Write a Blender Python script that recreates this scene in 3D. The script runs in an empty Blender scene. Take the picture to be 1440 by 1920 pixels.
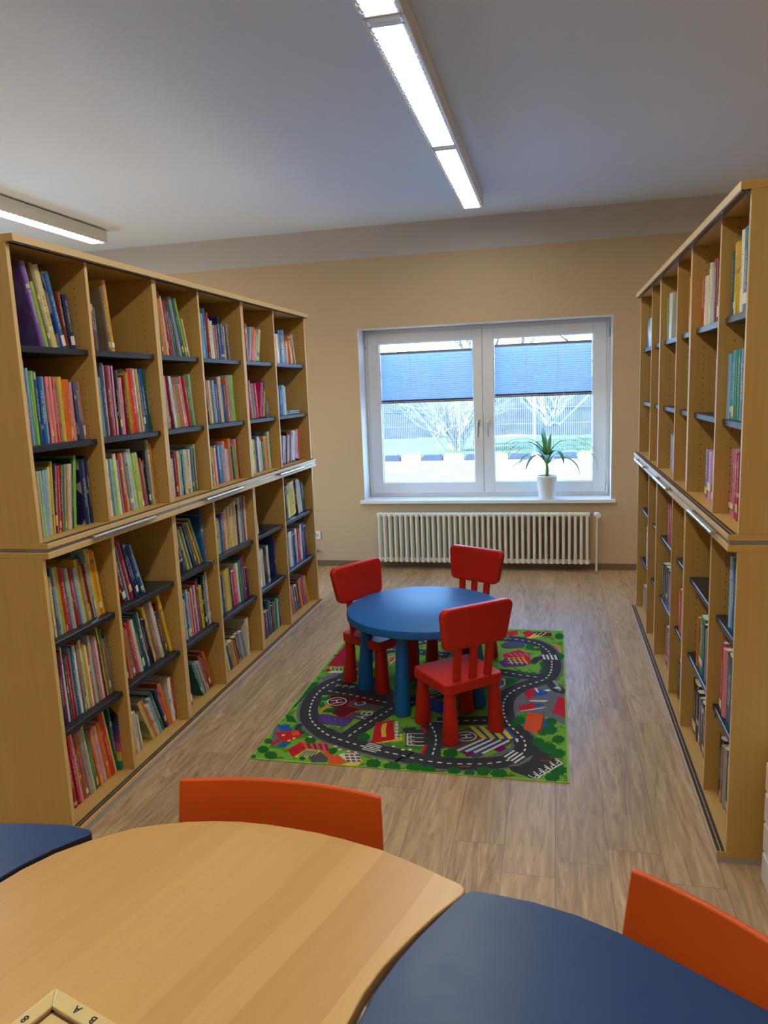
import bpy, bmesh, math, random, json
from mathutils import Vector, Matrix, noise as mnoise
random.seed(7)
S = bpy.context.scene
C = S.collection
PI = math.pi

# ------------------------------------------------------------------ camera, world, lights, exposure
cam = bpy.data.cameras.new('camera'); camo = bpy.data.objects.new('camera', cam); C.objects.link(camo)
pitch, yaw, roll, H = -0.1633, 0.2283, -0.0397, 1.654
cp, sp, cy, sy = math.cos(pitch), math.sin(pitch), math.cos(yaw), math.sin(yaw)
F = Vector((-sy*cp, cy*cp, sp)); R0 = Vector((cy, sy, 0)); U0 = R0.cross(F)
cr, sr = math.cos(roll), math.sin(roll)
RR = R0*cr + U0*sr; UU = -R0*sr + U0*cr
camo.matrix_world = Matrix(((RR.x, UU.x, -F.x, 0), (RR.y, UU.y, -F.y, 0), (RR.z, UU.z, -F.z, H), (0, 0, 0, 1)))
cam.sensor_fit = 'VERTICAL'; cam.sensor_height = 36; cam.lens = 1397.2/1920*36
cam.clip_start = .02; cam.clip_end = 300
S.camera = camo

W = bpy.data.worlds.new('sky'); S.world = W; W.use_nodes = True
wn = W.node_tree; wn.nodes.clear()
sky = wn.nodes.new('ShaderNodeTexSky'); sky.sky_type = 'NISHITA'; sky.sun_disc = False
sky.sun_elevation = math.radians(32); sky.sun_rotation = math.radians(-80); sky.air_density = 1.2; sky.dust_density = .6
bg = wn.nodes.new('ShaderNodeBackground'); bg.inputs['Strength'].default_value = SKY_STRENGTH = .62
wo = wn.nodes.new('ShaderNodeOutputWorld')
wb = wn.nodes.new('ShaderNodeMix'); wb.data_type = 'RGBA'; wb.blend_type = 'MULTIPLY'; wb.inputs[0].default_value = 1; wb.inputs[7].default_value = (.70, .93, 1.32, 1)  # daylight is bluer than the lamps the picture is balanced for
wn.links.new(sky.outputs[0], wb.inputs[6]); wn.links.new(wb.outputs[2], bg.inputs[0]); wn.links.new(bg.outputs[0], wo.inputs[0])
sun = bpy.data.lights.new('sun', 'SUN'); sun.energy = 10; sun.angle = .01; sun.color = (.84, .93, 1)
suno = bpy.data.objects.new('sun', sun); C.objects.link(suno)
suno.rotation_euler = Vector((-.80, -.22, .55)).to_track_quat('Z', 'Y').to_euler()
LAMP = 7.6          # radiance of the fluorescent diffusers
LAMPCOL = (1.0, .965, .87)
S.view_settings.view_transform = 'Standard'; S.view_settings.look = 'None'
S.view_settings.gamma = 1; S.view_settings.exposure = 1.78
try: S.view_settings.use_curve_mapping = False
except Exception: pass
S.cycles.use_denoising = True
try: S.cycles.denoiser = 'OPENIMAGEDENOISE'
except Exception: pass
S.cycles.max_bounces = 8; S.cycles.diffuse_bounces = 5; S.cycles.glossy_bounces = 3
S.cycles.transmission_bounces = 4; S.cycles.transparent_max_bounces = 10
S.cycles.sample_clamp_indirect = 6; S.cycles.caustics_reflective = False; S.cycles.caustics_refractive = False

# ------------------------------------------------------------------ helpers
def srgb(r, g, b):
    f = lambda c: (c/255/12.92 if c <= 10 else ((c/255+.055)/1.055)**2.4)
    return (f(r), f(g), f(b), 1)

def mat(name, col, rough=.5, spec=.5, metal=0, emit=None, estr=0):
    m = bpy.data.materials.new(name); m.use_nodes = True
    b = m.node_tree.nodes['Principled BSDF']
    b.inputs['Base Color'].default_value = col; b.inputs['Roughness'].default_value = rough
    b.inputs['Specular IOR Level'].default_value = spec; b.inputs['Metallic'].default_value = metal
    if emit: b.inputs['Emission Color'].default_value = emit; b.inputs['Emission Strength'].default_value = estr
    m.diffuse_color = col
    return m

class NT:
    """tiny node helper"""
    def __init__(s, m): s.m = m; s.t = m.node_tree; s.b = s.t.nodes['Principled BSDF']
    def n(s, typ, **k):
        nd = s.t.nodes.new('ShaderNode' + typ)
        for a, v in k.items():
            if a.startswith('i_'):
                key = a[2:]; key = int(key) if key.isdigit() else key.replace('_', ' ')
                nd.inputs[key].default_value = v
            else: setattr(nd, a, v)
        return nd
    def l(s, a, b): s.t.links.new(a, b)
    def math(s, op, a, b=None, c=None, clamp=False):
        nd = s.n('Math', operation=op, use_clamp=clamp)
        for i, v in enumerate((a, b, c)):
            if v is None: continue
            if isinstance(v, (int, float)): nd.inputs[i].default_value = v
            else: s.l(v, nd.inputs[i])
        return nd.outputs[0]
    def mix(s, f, a, b, blend='MIX'):
        nd = s.n('Mix', data_type='RGBA', blend_type=blend)
        for i, v in ((0, f), (6, a), (7, b)):
            if isinstance(v, (int, float, tuple)): nd.inputs[i].default_value = v
            else: s.l(v, nd.inputs[i])
        return nd.outputs[2]
    def coord(s, kind='Object', scale=(1, 1, 1), rot=(0, 0, 0)):
        tc = s.n('TexCoord'); mp = s.n('Mapping'); mp.inputs['Scale'].default_value = scale; mp.inputs['Rotation'].default_value = rot
        s.l(tc.outputs[kind], mp.inputs[0]); return mp.outputs[0]
    def noise(s, vec, scale, detail=3, rough=.5, dist=0):
        nd = s.n('TexNoise'); nd.inputs['Scale'].default_value = scale; nd.inputs['Detail'].default_value = detail
        nd.inputs['Roughness'].default_value = rough; nd.inputs['Distortion'].default_value = dist
        s.l(vec, nd.inputs['Vector']); return nd.outputs[0]
    def ramp(s, fac, stops):
        nd = s.n('ValToRGB'); e = nd.color_ramp.elements
        while len(e) < len(stops): e.new(.5)
        for el, (p, c) in zip(e, stops): el.position = p; el.color = c
        s.l(fac, nd.inputs[0]); return nd.outputs[0]
    def bump(s, h, strength=.2, dist=.01):
        nd = s.n('Bump'); nd.inputs['Strength'].default_value = strength; nd.inputs['Distance'].default_value = dist
        s.l(h, nd.inputs['Height']); s.l(nd.outputs[0], s.b.inputs['Normal'])

class MB:
    """collects shapes, then links them as ONE mesh object"""
    def __init__(s): s.v = []; s.f = []; s.m = []; s.uv = []
    def face(s, idx, m=0, uv=None): s.f.append(idx); s.m.append(m); s.uv.append(uv)
    def box(s, x0, x1, y0, y1, z0, z1, m=0, mf=None):
        if x0 > x1: x0, x1 = x1, x0
        if y0 > y1: y0, y1 = y1, y0
        if z0 > z1: z0, z1 = z1, z0
        b = len(s.v)
        s.v += [(x, y, z) for z in (z0, z1) for y in (y0, y1) for x in (x0, x1)]
        mf = mf or {}
        for k, q in (('-z', (0, 2, 3, 1)), ('+z', (4, 5, 7, 6)), ('-y', (0, 1, 5, 4)), ('+y', (2, 6, 7, 3)), ('-x', (0, 4, 6, 2)), ('+x', (1, 3, 7, 5))):
            s.face([b+i for i in q], mf.get(k, m))
        return s
    def prism(s, pts, z0, z1, m=0, mt=None):
        b = len(s.v); n = len(pts)
        a = sum(pts[i][0]*pts[(i+1) % n][1]-pts[(i+1) % n][0]*pts[i][1] for i in range(n))
        if a < 0: pts = pts[::-1]
        s.v += [(x, y, z0) for x, y in pts] + [(x, y, z1) for x, y in pts]
        s.face([b+i for i in range(n)][::-1], m); s.face([b+n+i for i in range(n)], m if mt is None else mt)
        for i in range(n): s.face([b+i, b+(i+1) % n, b+n+(i+1) % n, b+n+i], m)
        return s
    def tube(s, path, rads, seg=10, m=0, cap=True):
        path = [Vector(p) for p in path]
        if isinstance(rads, (int, float)): rads = [rads]*len(path)
        rings = []; ref = None
        for i, p in enumerate(path):
            d = (path[min(i+1, len(path)-1)] - path[max(i-1, 0)])
            d = d.normalized() if d.length > 1e-9 else Vector((0, 0, 1))
            if ref is None: ref = Vector((1, 0, 0)) if abs(d.x) < .9 else Vector((0, 1, 0))
            u = (ref - d*ref.dot(d)).normalized(); w = d.cross(u); ref = u
            b = len(s.v)
            for k in range(seg):
                a = 2*PI*k/seg; s.v.append(tuple(p + (u*math.cos(a)+w*math.sin(a))*rads[i]))
            rings.append(b)
        for a, b in zip(rings, rings[1:]):
            for k in range(seg): s.face([a+k, a+(k+1) % seg, b+(k+1) % seg, b+k], m)
        if cap:
            s.face([rings[0]+k for k in range(seg)][::-1], m); s.face([rings[-1]+k for k in range(seg)], m)
        return s
    def lathe(s, prof, cx=0, cy=0, seg=32, m=0):
        rings = []
        for r, z in prof:
            b = len(s.v); rings.append(b)
            for k in range(seg):
                a = 2*PI*k/seg; s.v.append((cx+r*math.cos(a), cy+r*math.sin(a), z))
        for a, b in zip(rings, rings[1:]):
            for k in range(seg): s.face([a+k, a+(k+1) % seg, b+(k+1) % seg, b+k], m)
        if prof[0][0] > 1e-6: s.face([rings[0]+k for k in range(seg)][::-1], m)
        if prof[-1][0] > 1e-6: s.face([rings[-1]+k for k in range(seg)], m)
        return s
    def xform(s, M, start=0):
        for i in range(start, len(s.v)): s.v[i] = tuple(M @ Vector(s.v[i]))
        return s
    def build(s, name, mats, parent=None, smooth=None, bevel=None, loc=None, seg=2):
        me = bpy.data.meshes.new(name); me.from_pydata(s.v, [], s.f)
        if not isinstance(mats, (list, tuple)): mats = [mats]
        for mm in mats: me.materials.append(mm)
        if len(mats) > 1: me.polygons.foreach_set('material_index', s.m)
        if any(u is not None for u in s.uv):
            lay = me.uv_layers.new(name='uv')
            for p, u in zip(me.polygons, s.uv):
                if u:
                    for li, q in zip(p.loop_indices, u): lay.data[li].uv = q
        if smooth is not None:
            me.polygons.foreach_set('use_smooth', [True]*len(me.polygons))
            me.set_sharp_from_angle(angle=math.radians(smooth))
        me.update()
        o = bpy.data.objects.new(name, me); C.objects.link(o)
        if loc: o.location = loc
        if parent: o.parent = parent
        if bevel:
            b = o.modifiers.new('edge', 'BEVEL'); b.width = bevel; b.segments = seg; b.limit_method = 'ANGLE'; b.angle_limit = math.radians(40)
        return o

def tag(o, label=None, cat=None, group=None, kind=None):
    for k, v in (('label', label), ('category', cat), ('group', group), ('kind', kind)):
        if v: o[k] = v
    return o
def empty(name, loc=(0, 0, 0), rz=0, **k):
    o = bpy.data.objects.new(name, None); C.objects.link(o); o.location = loc; o.rotation_euler = (0, 0, rz); o.empty_display_size = .05
    return tag(o, **k)
def struct(o): o['kind'] = 'structure'; return o
def copy_tree(o, parent=None):
    c = o.copy(); C.objects.link(c)
    if parent: c.parent = parent
    for ch in list(o.children): copy_tree(ch, c)
    return c
def rrect(w, h, r, n=5, wt=None):
    """rounded rectangle (bottom width w, top width wt) centred on x, y from 0 to h"""
    wt = wt or w; pts = []
    for cx, cy, a0 in ((w/2-r, r, -90), (wt/2-r, h-r, 0), (-wt/2+r, h-r, 90), (-w/2+r, r, 180)):
        for k in range(n+1):
            a = math.radians(a0+90*k/n); pts.append((cx+r*math.cos(a), cy+r*math.sin(a)))
    return pts
def text_mesh(name, body, size, m, parent, M, depth=.0004, font_w=0):
    cu = bpy.data.curves.new('t', 'FONT'); cu.body = body; cu.size = size; cu.extrude = depth; cu.align_x = 'CENTER'; cu.align_y = 'CENTER'; cu.offset = font_w; cu.resolution_u = 3
    to = bpy.data.objects.new('t', cu); me = to.to_mesh().copy(); bpy.data.objects.remove(to); bpy.data.curves.remove(cu)
    me.name = name; me.materials.clear(); me.materials.append(m); me.transform(M)
    o = bpy.data.objects.new(name, me); C.objects.link(o); o.parent = parent
    return o

# ------------------------------------------------------------------ materials
def wood(name, c1, c2, axis='z', holes=False, rough=.42):
    m = mat(name, c1, rough, .4); t = NT(m)
    sc = {'z': (60, 60, 2.2), 'y': (60, 2.2, 60)}[axis]
    co = t.coord('Object', sc)
    g = t.noise(co, 1, 4, .6, .4)
    big = t.noise(t.coord('Object', {'z': (6, 6, .5), 'y': (6, .5, 6)}[axis]), 1, 2)
    col = t.mix(t.math('MULTIPLY', g, .9, clamp=True), c1, c2)
    col = t.mix(t.math('MULTIPLY', big, .45, clamp=True), col, c2)
    if holes:   # rows of shelf peg holes along the front and back of the panel (x = depth from the panel's front edge)
        tc = t.n('TexCoord'); sx = t.n('SeparateXYZ'); t.l(tc.outputs['Object'], sx.inputs[0])
        ax = t.math('ABSOLUTE', sx.outputs[0])
        dx = t.math('ABSOLUTE', t.math('SUBTRACT', ax, .055)); dx2 = t.math('ABSOLUTE', t.math('SUBTRACT', ax, .33))
        dx = t.math('MINIMUM', dx, dx2)
        dz = t.math('SUBTRACT', t.math('FRACT', t.math('MULTIPLY', sx.outputs[2], 31.25)), .5)
        dz = t.math('DIVIDE', dz, 31.25)
        d = t.math('SQRT', t.math('ADD', t.math('MULTIPLY', dx, dx), t.math('MULTIPLY', dz, dz)))
        col = t.mix(t.math('LESS_THAN', d, .0024), col, (.02, .012, .006, 1))
    t.l(col, t.b.inputs['Base Color'])
    return m
WC1 = srgb(208, 170, 100); WC2 = srgb(186, 146, 76)
M = {}
M['wood'] = wood('beech laminate', WC1, WC2)
M['wood_y'] = wood('beech laminate board', WC1, WC2, 'y')
M['holes'] = wood('beech laminate with peg holes', WC1, WC2, holes=True)
M['edge'] = mat('beech edge band', srgb(218, 186, 122), .4)
M['shelf'] = mat('dark grey steel shelf', srgb(38, 41, 45), .32, .4)
M['rail'] = mat('grey aluminium rail', srgb(150, 148, 142), .35, .5, .6)
M['track'] = mat('dark steel track', srgb(84, 84, 88), .25, .5, .7)
M['dark'] = mat('dark track', srgb(50, 46, 44), .5)
M['alu'] = mat('brushed aluminium', srgb(205, 205, 205), .28, .5, .9)
M['plinth'] = mat('grey plinth', srgb(168, 166, 164), .45)
M['white'] = mat('white plastic', srgb(225, 226, 226), .35)
M['white2'] = mat('white paint gloss', srgb(232, 232, 230), .3)
M['rad'] = mat('cream radiator enamel', srgb(226, 224, 208), .35)
M['red'] = mat('red plastic', srgb(200, 38, 20), .42, .35)
M['bluep'] = mat('blue plastic', srgb(20, 104, 178), .5, .4)
M['orange'] = mat('orange moulded chair shell', srgb(208, 82, 16), .42, .4)
M['steel'] = mat('chromed steel tube', srgb(190, 190, 192), .2, .5, 1)
M['pages'] = mat('page edges', srgb(226, 218, 192), .8)
M['tagw'] = mat('white sticker', srgb(232, 228, 214), .6)
M['tagy'] = mat('yellow sticker', srgb(224, 200, 120), .6)
M['ink'] = mat('black ink', srgb(40, 28, 22), .7)
M['pot'] = mat('white glazed pot', srgb(228, 228, 226), .25, .6)
M['soil'] = mat('potting soil', srgb(50, 36, 26), .9)
def leafmat(name, c1, c2):
    m = mat(name, c1, .45, .4); t = NT(m)
    col = t.mix(t.noise(t.coord('Object', (20, 20, 20)), 1, 2), c1, c2); t.l(col, t.b.inputs['Base Color'])
    return m
M['leafp'] = leafmat('strap leaf', srgb(58, 112, 48), srgb(106, 156, 80))

m = mat('ceiling paint', srgb(216, 229, 245), .9, .1); t = NT(m)
t.bump(t.noise(t.coord('Object', (1, 1, 1)), 60, 3), .25, .004); M['ceil'] = m
def wallmat(name, col):
    m = mat(name, col, .9, .12); t = NT(m); t.bump(t.noise(t.coord('Object'), 90, 3), .15, .003); return m
M['wall'] = wallmat('warm beige wall paint', srgb(197, 174, 141)); M['band'] = wallmat('white wall band', srgb(196, 190, 182))

# oak vinyl planks running along y
m = mat('oak vinyl planks', srgb(140, 118, 96), .42, .4); t = NT(m)
tc = t.n('TexCoord'); sx = t.n('SeparateXYZ'); t.l(tc.outputs['Object'], sx.inputs[0])
PW, PL = .182, 1.22
xi = t.math('DIVIDE', sx.outputs[0], PW); row = t.math('FLOOR', xi)
offs = t.math('FRACT', t.math('MULTIPLY', t.math('SINE', t.math('MULTIPLY', row, 12.9898)), 43758.5))
yi = t.math('ADD', t.math('DIVIDE', sx.outputs[1], PL), offs); col_ = t.math('FLOOR', yi)
cmb = t.n('CombineXYZ'); t.l(row, cmb.inputs[0]); t.l(col_, cmb.inputs[1])
wn_ = t.n('TexWhiteNoise', noise_dimensions='3D'); t.l(cmb.outputs[0], wn_.inputs['Vector'])
rnd = wn_.outputs['Value']
fx = t.math('ABSOLUTE', t.math('SUBTRACT', t.math('FRACT', xi), .5)); fy = t.math('ABSOLUTE', t.math('SUBTRACT', t.math('FRACT', yi), .5))
seam = t.math('MAXIMUM', t.math('GREATER_THAN', fx, .4935), t.math('GREATER_THAN', fy, .4991))
vadd = t.n('VectorMath', operation='ADD'); sc_ = t.n('VectorMath', operation='SCALE'); t.l(wn_.outputs['Color'], sc_.inputs[0]); sc_.inputs['Scale'].default_value = 37
t.l(tc.outputs['Object'], vadd.inputs[0]); t.l(sc_.outputs[0], vadd.inputs[1])
def mp(scale):
    n_ = t.n('Mapping'); n_.inputs['Scale'].default_value = scale; t.l(vadd.outputs[0], n_.inputs[0]); return n_.outputs[0]
g1 = t.noise(mp((17, 1.6, 1)), 1, 6, .68, 3.4); g2 = t.noise(mp((90, 3.0, 1)), 1, 4, .65, .5); g3 = t.noise(mp((8, .9, 1)), 1, 3, .55, 2.2)
base = t.ramp(g1, [(.30, srgb(122, 90, 58)), (.43, srgb(182, 148, 104)), (.55, srgb(212, 180, 132)), (.70, srgb(238, 210, 162))])
base = t.mix(t.math('MULTIPLY', t.math('SUBTRACT', g3, .35, clamp=True), 1.5, clamp=True), base, srgb(128, 102, 76))
base = t.mix(t.math('MULTIPLY', g2, .42), base, srgb(104, 80, 58))
base = t.mix(t.math('MULTIPLY', rnd, .28), base, srgb(224, 194, 150))
base = t.mix(t.math('MULTIPLY', t.math('FRACT', t.math('MULTIPLY', rnd, 7.3)), .30), base, srgb(152, 132, 112))
base = t.mix(t.math('MULTIPLY', seam, .6), base, srgb(84, 66, 48))
t.l(base, t.b.inputs['Base Color']); t.bump(t.math('SUBTRACT', g2, t.math('MULTIPLY', seam, 2)), .12, .002)
M['floor'] = m

# laminated beech table top, strips along a slanted direction
m = mat('beech table top', srgb(206, 160, 96), .32, .45); t = NT(m)
mpn = t.coord('Object', (1, 1, 1), (0, 0, math.radians(17)))
sx = t.n('SeparateXYZ'); t.l(mpn, sx.inputs[0])
st = t.math('FLOOR', t.math('DIVIDE', t.math('ADD', sx.outputs[0], t.math('MULTIPLY', t.noise(mpn, 2.2, 1), .05)), .062))
wn2 = t.n('TexWhiteNoise', noise_dimensions='1D'); t.l(st, wn2.inputs['W'])
def mp2(scale):
    n_ = t.n('Mapping'); n_.inputs['Scale'].default_value = scale; t.l(mpn, n_.inputs[0]); return n_.outputs[0]
g = t.noise(mp2((120, 5, 1)), 1, 4, .6, .3); gl = t.noise(mp2((24, 1.2, 1)), 1, 3, .5, .6)
col = t.mix(wn2.outputs['Value'], srgb(206, 162, 92), srgb(182, 132, 66))
col = t.mix(t.math('MULTIPLY', gl, .5), col, srgb(214, 174, 114)); col = t.mix(t.math('MULTIPLY', g, .4), col, srgb(176, 128, 70))
t.l(col, t.b.inputs['Base Color']); M['tabletop'] = m
m = mat('blue table laminate', srgb(38, 62, 96), .36, .35); t = NT(m)
n1 = t.noise(t.coord('Object'), 5, 4, .6, .5)
t.l(t.mix(t.math('MULTIPLY', n1, .35), srgb(30, 58, 100), srgb(48, 76, 112)), t.b.inputs['Base Color'])
t.l(t.math('ADD', t.math('MULTIPLY', t.noise(t.coord('Object'), 14, 4, .7), .18), .27), t.b.inputs['Roughness'])
M['bluetop'] = m

# glass: mostly clear, thin
m = bpy.data.materials.new('window glass'); m.use_nodes = True; nt = m.node_tree; nt.nodes.clear()
o_ = nt.nodes.new('ShaderNodeOutputMaterial'); mx = nt.nodes.new('ShaderNodeMixShader'); tr = nt.nodes.new('ShaderNodeBsdfTransparent'); gl_ = nt.nodes.new('ShaderNodeBsdfGlossy')
tr.inputs[0].default_value = (.93, .97, .98, 1); gl_.inputs['Roughness'].default_value = .02; mx.inputs[0].default_value = .05
nt.links.new(tr.outputs[0], mx.inputs[1]); nt.links.new(gl_.outputs[0], mx.inputs[2]); nt.links.new(mx.outputs[0], o_.inputs[0]); M['glass'] = m
# pleated fabric: lets light through
m = bpy.data.materials.new('blue pleated fabric'); m.use_nodes = True; nt = m.node_tree; nt.nodes.clear()
o_ = nt.nodes.new('ShaderNodeOutputMaterial'); mx = nt.nodes.new('ShaderNodeMixShader'); d_ = nt.nodes.new('ShaderNodeBsdfDiffuse'); tl = nt.nodes.new('ShaderNodeBsdfTranslucent')
d_.inputs[0].default_value = srgb(126, 146, 186); tl.inputs[0].default_value = srgb(146, 158, 198); mx.inputs[0].default_value = .6
nt.links.new(d_.outputs[0], mx.inputs[1]); nt.links.new(tl.outputs[0], mx.inputs[2]); nt.links.new(mx.outputs[0], o_.inputs[0]); M['pleat'] = m
M['lamp'] = mat('lit fluorescent diffuser', (1, 1, 1, 1), .5, .2, 0, LAMPCOL+(1,), LAMP)
M['lampbody'] = mat('white lamp housing', srgb(224, 222, 214), .45)
M['reflect'] = mat('cream reflector end', srgb(222, 214, 170), .4)
M['reflect2'] = mat('grey reflector end', srgb(190, 194, 184), .4)
M['clip'] = mat('clear plastic clip rail', srgb(206, 222, 236), .25, .6)

# book covers: one material per colour; uv.x 0-1 = spine, above 1 = cover in metres; uv.y = height in metres
PAL = {'r': (190, 38, 36), 'R': (124, 24, 30), 'o': (222, 120, 40), 'y': (226, 190, 54), 'Y': (222, 212, 144), 'g': (74, 142, 78), 'G': (28, 86, 58), 'l': (150, 192, 66),
 't': (60, 160, 160), 'T': (26, 92, 108), 'b': (36, 92, 158), 'B': (26, 42, 92), 's': (134, 184, 216), 'd': (78, 98, 130), 'p': (224, 140, 158), 'P': (178, 30, 84),
 'u': (112, 84, 160), 'U': (62, 40, 84), 'w': (228, 230, 224), 'c': (226, 216, 192), 'm': (176, 212, 192), 'e': (140, 142, 138), 'k': (28, 28, 32), 'n': (136, 112, 88)}
CNAME = {'r': 'red', 'R': 'dark red', 'o': 'orange', 'y': 'yellow', 'Y': 'pale yellow', 'g': 'green', 'G': 'dark green', 'l': 'lime green', 't': 'teal', 'T': 'dark teal',
 'b': 'blue', 'B': 'navy blue', 's': 'light blue', 'd': 'denim blue', 'p': 'pink', 'P': 'magenta', 'u': 'purple', 'U': 'dark purple', 'w': 'white', 'c': 'cream', 'm': 'mint green',
 'e': 'grey', 'k': 'black', 'n': 'brown'}
BM = {}
for k_, (r_, g_, b_) in PAL.items():
    m = mat('book cover ' + CNAME[k_], srgb(r_, g_, b_), .32, .5); t = NT(m)
    c1 = srgb(r_, g_, b_); lum = (.3*r_+.59*g_+.11*b_)
    uv = t.n('UVMap', uv_map='uv'); sx = t.n('SeparateXYZ'); t.l(uv.outputs[0], sx.inputs[0]); u, v = sx.outputs[0], sx.outputs[1]
    geo = t.n('NewGeometry'); oi = t.n('ObjectInfo')
    rn = t.math('FRACT', t.math('ADD', t.math('MULTIPLY', geo.outputs['Random Per Island'], 3.7), t.math('MULTIPLY', oi.outputs['Random'], 7.1)))
    spine = t.math('LESS_THAN', u, 1.0001)
    hs = t.n('HueSaturation'); hs.inputs['Color'].default_value = c1
    t.l(t.math('ADD', t.math('MULTIPLY', rn, .5), .25), hs.inputs['Hue']); t.l(t.math('ADD', t.math('MULTIPLY', rn, .5), .8), hs.inputs['Value']); hs.inputs['Saturation'].default_value = .85
    alt = t.mix(t.math('GREATER_THAN', rn, .72), hs.outputs[0], srgb(228, 222, 200) if lum < 120 else srgb(60, 66, 92))
    # slight tone shift between books of one colour
    tone = t.n('HueSaturation'); tone.inputs['Color'].default_value = c1; t.l(t.math('ADD', t.math('MULTIPLY', rn, .06), .47), tone.inputs['Hue']); t.l(t.math('ADD', t.math('MULTIPLY', t.math('FRACT', t.math('MULTIPLY', rn, 9.7)), .5), .75), tone.inputs['Value'])
    # bands on the spine
    vv = t.n('CombineXYZ'); t.l(t.math('ADD', t.math('MULTIPLY', rn, 50), t.math('MULTIPLY', v, 14)), vv.inputs[0])
    band = t.math('GREATER_THAN', t.noise(vv.outputs[0], 1, 1), .60)
    # cover art blobs
    cv = t.n('CombineXYZ'); t.l(t.math('ADD', u, t.math('MULTIPLY', rn, 9)), cv.inputs[0]); t.l(v, cv.inputs[1])
    vo = t.n('TexVoronoi'); vo.inputs['Scale'].default_value = 16; t.l(cv.outputs[0], vo.inputs['Vector'])
    vs = t.n('SeparateXYZ'); t.l(vo.outputs['Color'], vs.inputs[0])
    art = t.math('GREATER_THAN', vs.outputs[0], .62)
    pat = t.math('ADD', t.math('MULTIPLY', band, spine), t.math('MULTIPLY', art, t.math('SUBTRACT', 1, spine)))
    col = t.mix(t.math('MULTIPLY', pat, .6), tone.outputs[0], alt)
    # title lettering up the spine
    tx = t.n('CombineXYZ'); t.l(t.math('FLOOR', t.math('MULTIPLY', v, 420)), tx.inputs[0]); t.l(t.math('FLOOR', t.math('MULTIPLY', u, 9)), tx.inputs[1]); t.l(rn, tx.inputs[2])
    wt = t.n('TexWhiteNoise', noise_dimensions='3D'); t.l(tx.outputs[0], wt.inputs['Vector'])
    within = t.math('MULTIPLY', t.math('LESS_THAN', t.math('ABSOLUTE', t.math('SUBTRACT', u, .5)), .17), t.math('LESS_THAN', t.math('ABSOLUTE', t.math('SUBTRACT', v, t.math('ADD', .13, t.math('MULTIPLY', rn, .02)))), .062))
    txt = t.math('MULTIPLY', within, t.math('GREATER_THAN', wt.outputs['Value'], .5))
    col = t.mix(t.math('MULTIPLY', txt, .55), col, srgb(236, 230, 214) if lum < 135 else srgb(48, 44, 58))
    t.l(col, t.b.inputs['Base Color']); BM[k_] = m
BKEYS = list(BM)
# ------------------------------------------------------------------ the room
XW0, XW1, YB, YN, ZC = -5.6, 3.4, 6.697, -2.8, 3.0755
FR = 6.917                                   # inner face of the window frame, deep in the wall
struct(MB().box(XW0-.1, XW1+.1, YN-.1, YB+.4, -.1, 0).build('floor', M['floor']))
struct(MB().box(XW0-.1, XW1+.1, YN-.1, YB+.4, ZC, ZC+.15).build('ceiling', M['ceil']))
wx0, wx1, wz0, wz1 = -1.737, .4808, .604, 2.1945
w = MB()
w.box(XW0, wx0, YB, YB+.36, 0, ZC); w.box(wx1, XW1, YB, YB+.36, 0, ZC)
w.box(wx0, wx1, YB, YB+.36, 0, wz0); w.box(wx0, wx1, YB, YB+.36, wz1, ZC)
struct(w.build('wall_back', M['wall']))
def holed(axis, a0, a1, c0, c1, holes, name):
    # wall slab with rectangular window openings; axis 'x': runs along x, 'y': runs along y
    w = MB(); cur = a0
    def bx(p, q, z0, z1):
        if axis == 'x': w.box(p, q, c0, c1, z0, z1)
        else: w.box(c0, c1, p, q, z0, z1)
    for h0, h1 in holes:
        bx(cur, h0, 0, ZC); bx(h0, h1, 0, .62); bx(h0, h1, 2.19, ZC); cur = h1
    bx(cur, a1, 0, ZC); struct(w.build(name, M['wall']))
HL = [(2.6, 5.0)]; HF = []  # unseen window in the left wall, added to let in fill daylight
holed('y', YN, YB+.36, XW0-.3, XW0, HL, 'wall_left')
struct(MB().box(XW1, XW1+.1, YN, YB+.36, 0, ZC).build('wall_right', M['wall']))
holed('x', XW0, XW1, YN-.3, YN, HF, 'wall_front')
for n_, (ax, (h0, h1), c) in enumerate([('y', h, XW0-.2) for h in HL]+[('x', h, YN-.2) for h in HF]):
    f = MB(); g_ = MB(); hm = (h0+h1)/2
    def fb_(p, q, z0, z1, mb=f, c0=c, c1=c+.06):
        if ax == 'x': mb.box(p, q, c0, c1, z0, z1)
        else: mb.box(c0, c1, p, q, z0, z1)
    for p, q, z0, z1 in ((h0, h0+.09, .62, 2.19), (h1-.09, h1, .62, 2.19), (hm-.08, hm+.08, .71, 2.1), (h0+.09, h1-.09, .62, .71), (h0+.09, h1-.09, 2.1, 2.19)): fb_(p, q, z0, z1)
    o_ = struct(f.build('window_%d' % (n_+2), M['white'])); fb_(h0+.09, h1-.09, .71, 2.1, g_, c+.025, c+.029); g_.build('glass_pane', M['glass'], o_)
struct(MB().box(XW0, XW1, YB-.003, YB-.0002, 2.806, ZC-.0005).build('trim_1', M['band']))
M['skirt'] = wood('oak skirting', srgb(132, 112, 88), srgb(104, 84, 62), 'y')
struct(MB().box(XW0, XW1, YB-.014, YB, 0, .055).build('baseboard_back', M['skirt'], bevel=.003))
struct(MB().box(XW0, XW0+.014, YN, YB-.014, 0, .055).build('baseboard_left', M['skirt']))
struct(MB().box(XW1-.014, XW1, YN, YB-.014, 0, .055).build('baseboard_right', M['skirt']))
# reveal plaster is white: thin lining of the opening
rv = MB(); rv.box(wx0, wx0+.003, YB+.0005, FR, wz0+.03, wz1); rv.box(wx1-.003, wx1, YB+.0005, FR, wz0+.03, wz1); rv.box(wx0+.003, wx1-.003, YB+.0005, FR, wz1-.003, wz1)
struct(rv.build('trim_2', M['white2']))

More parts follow.
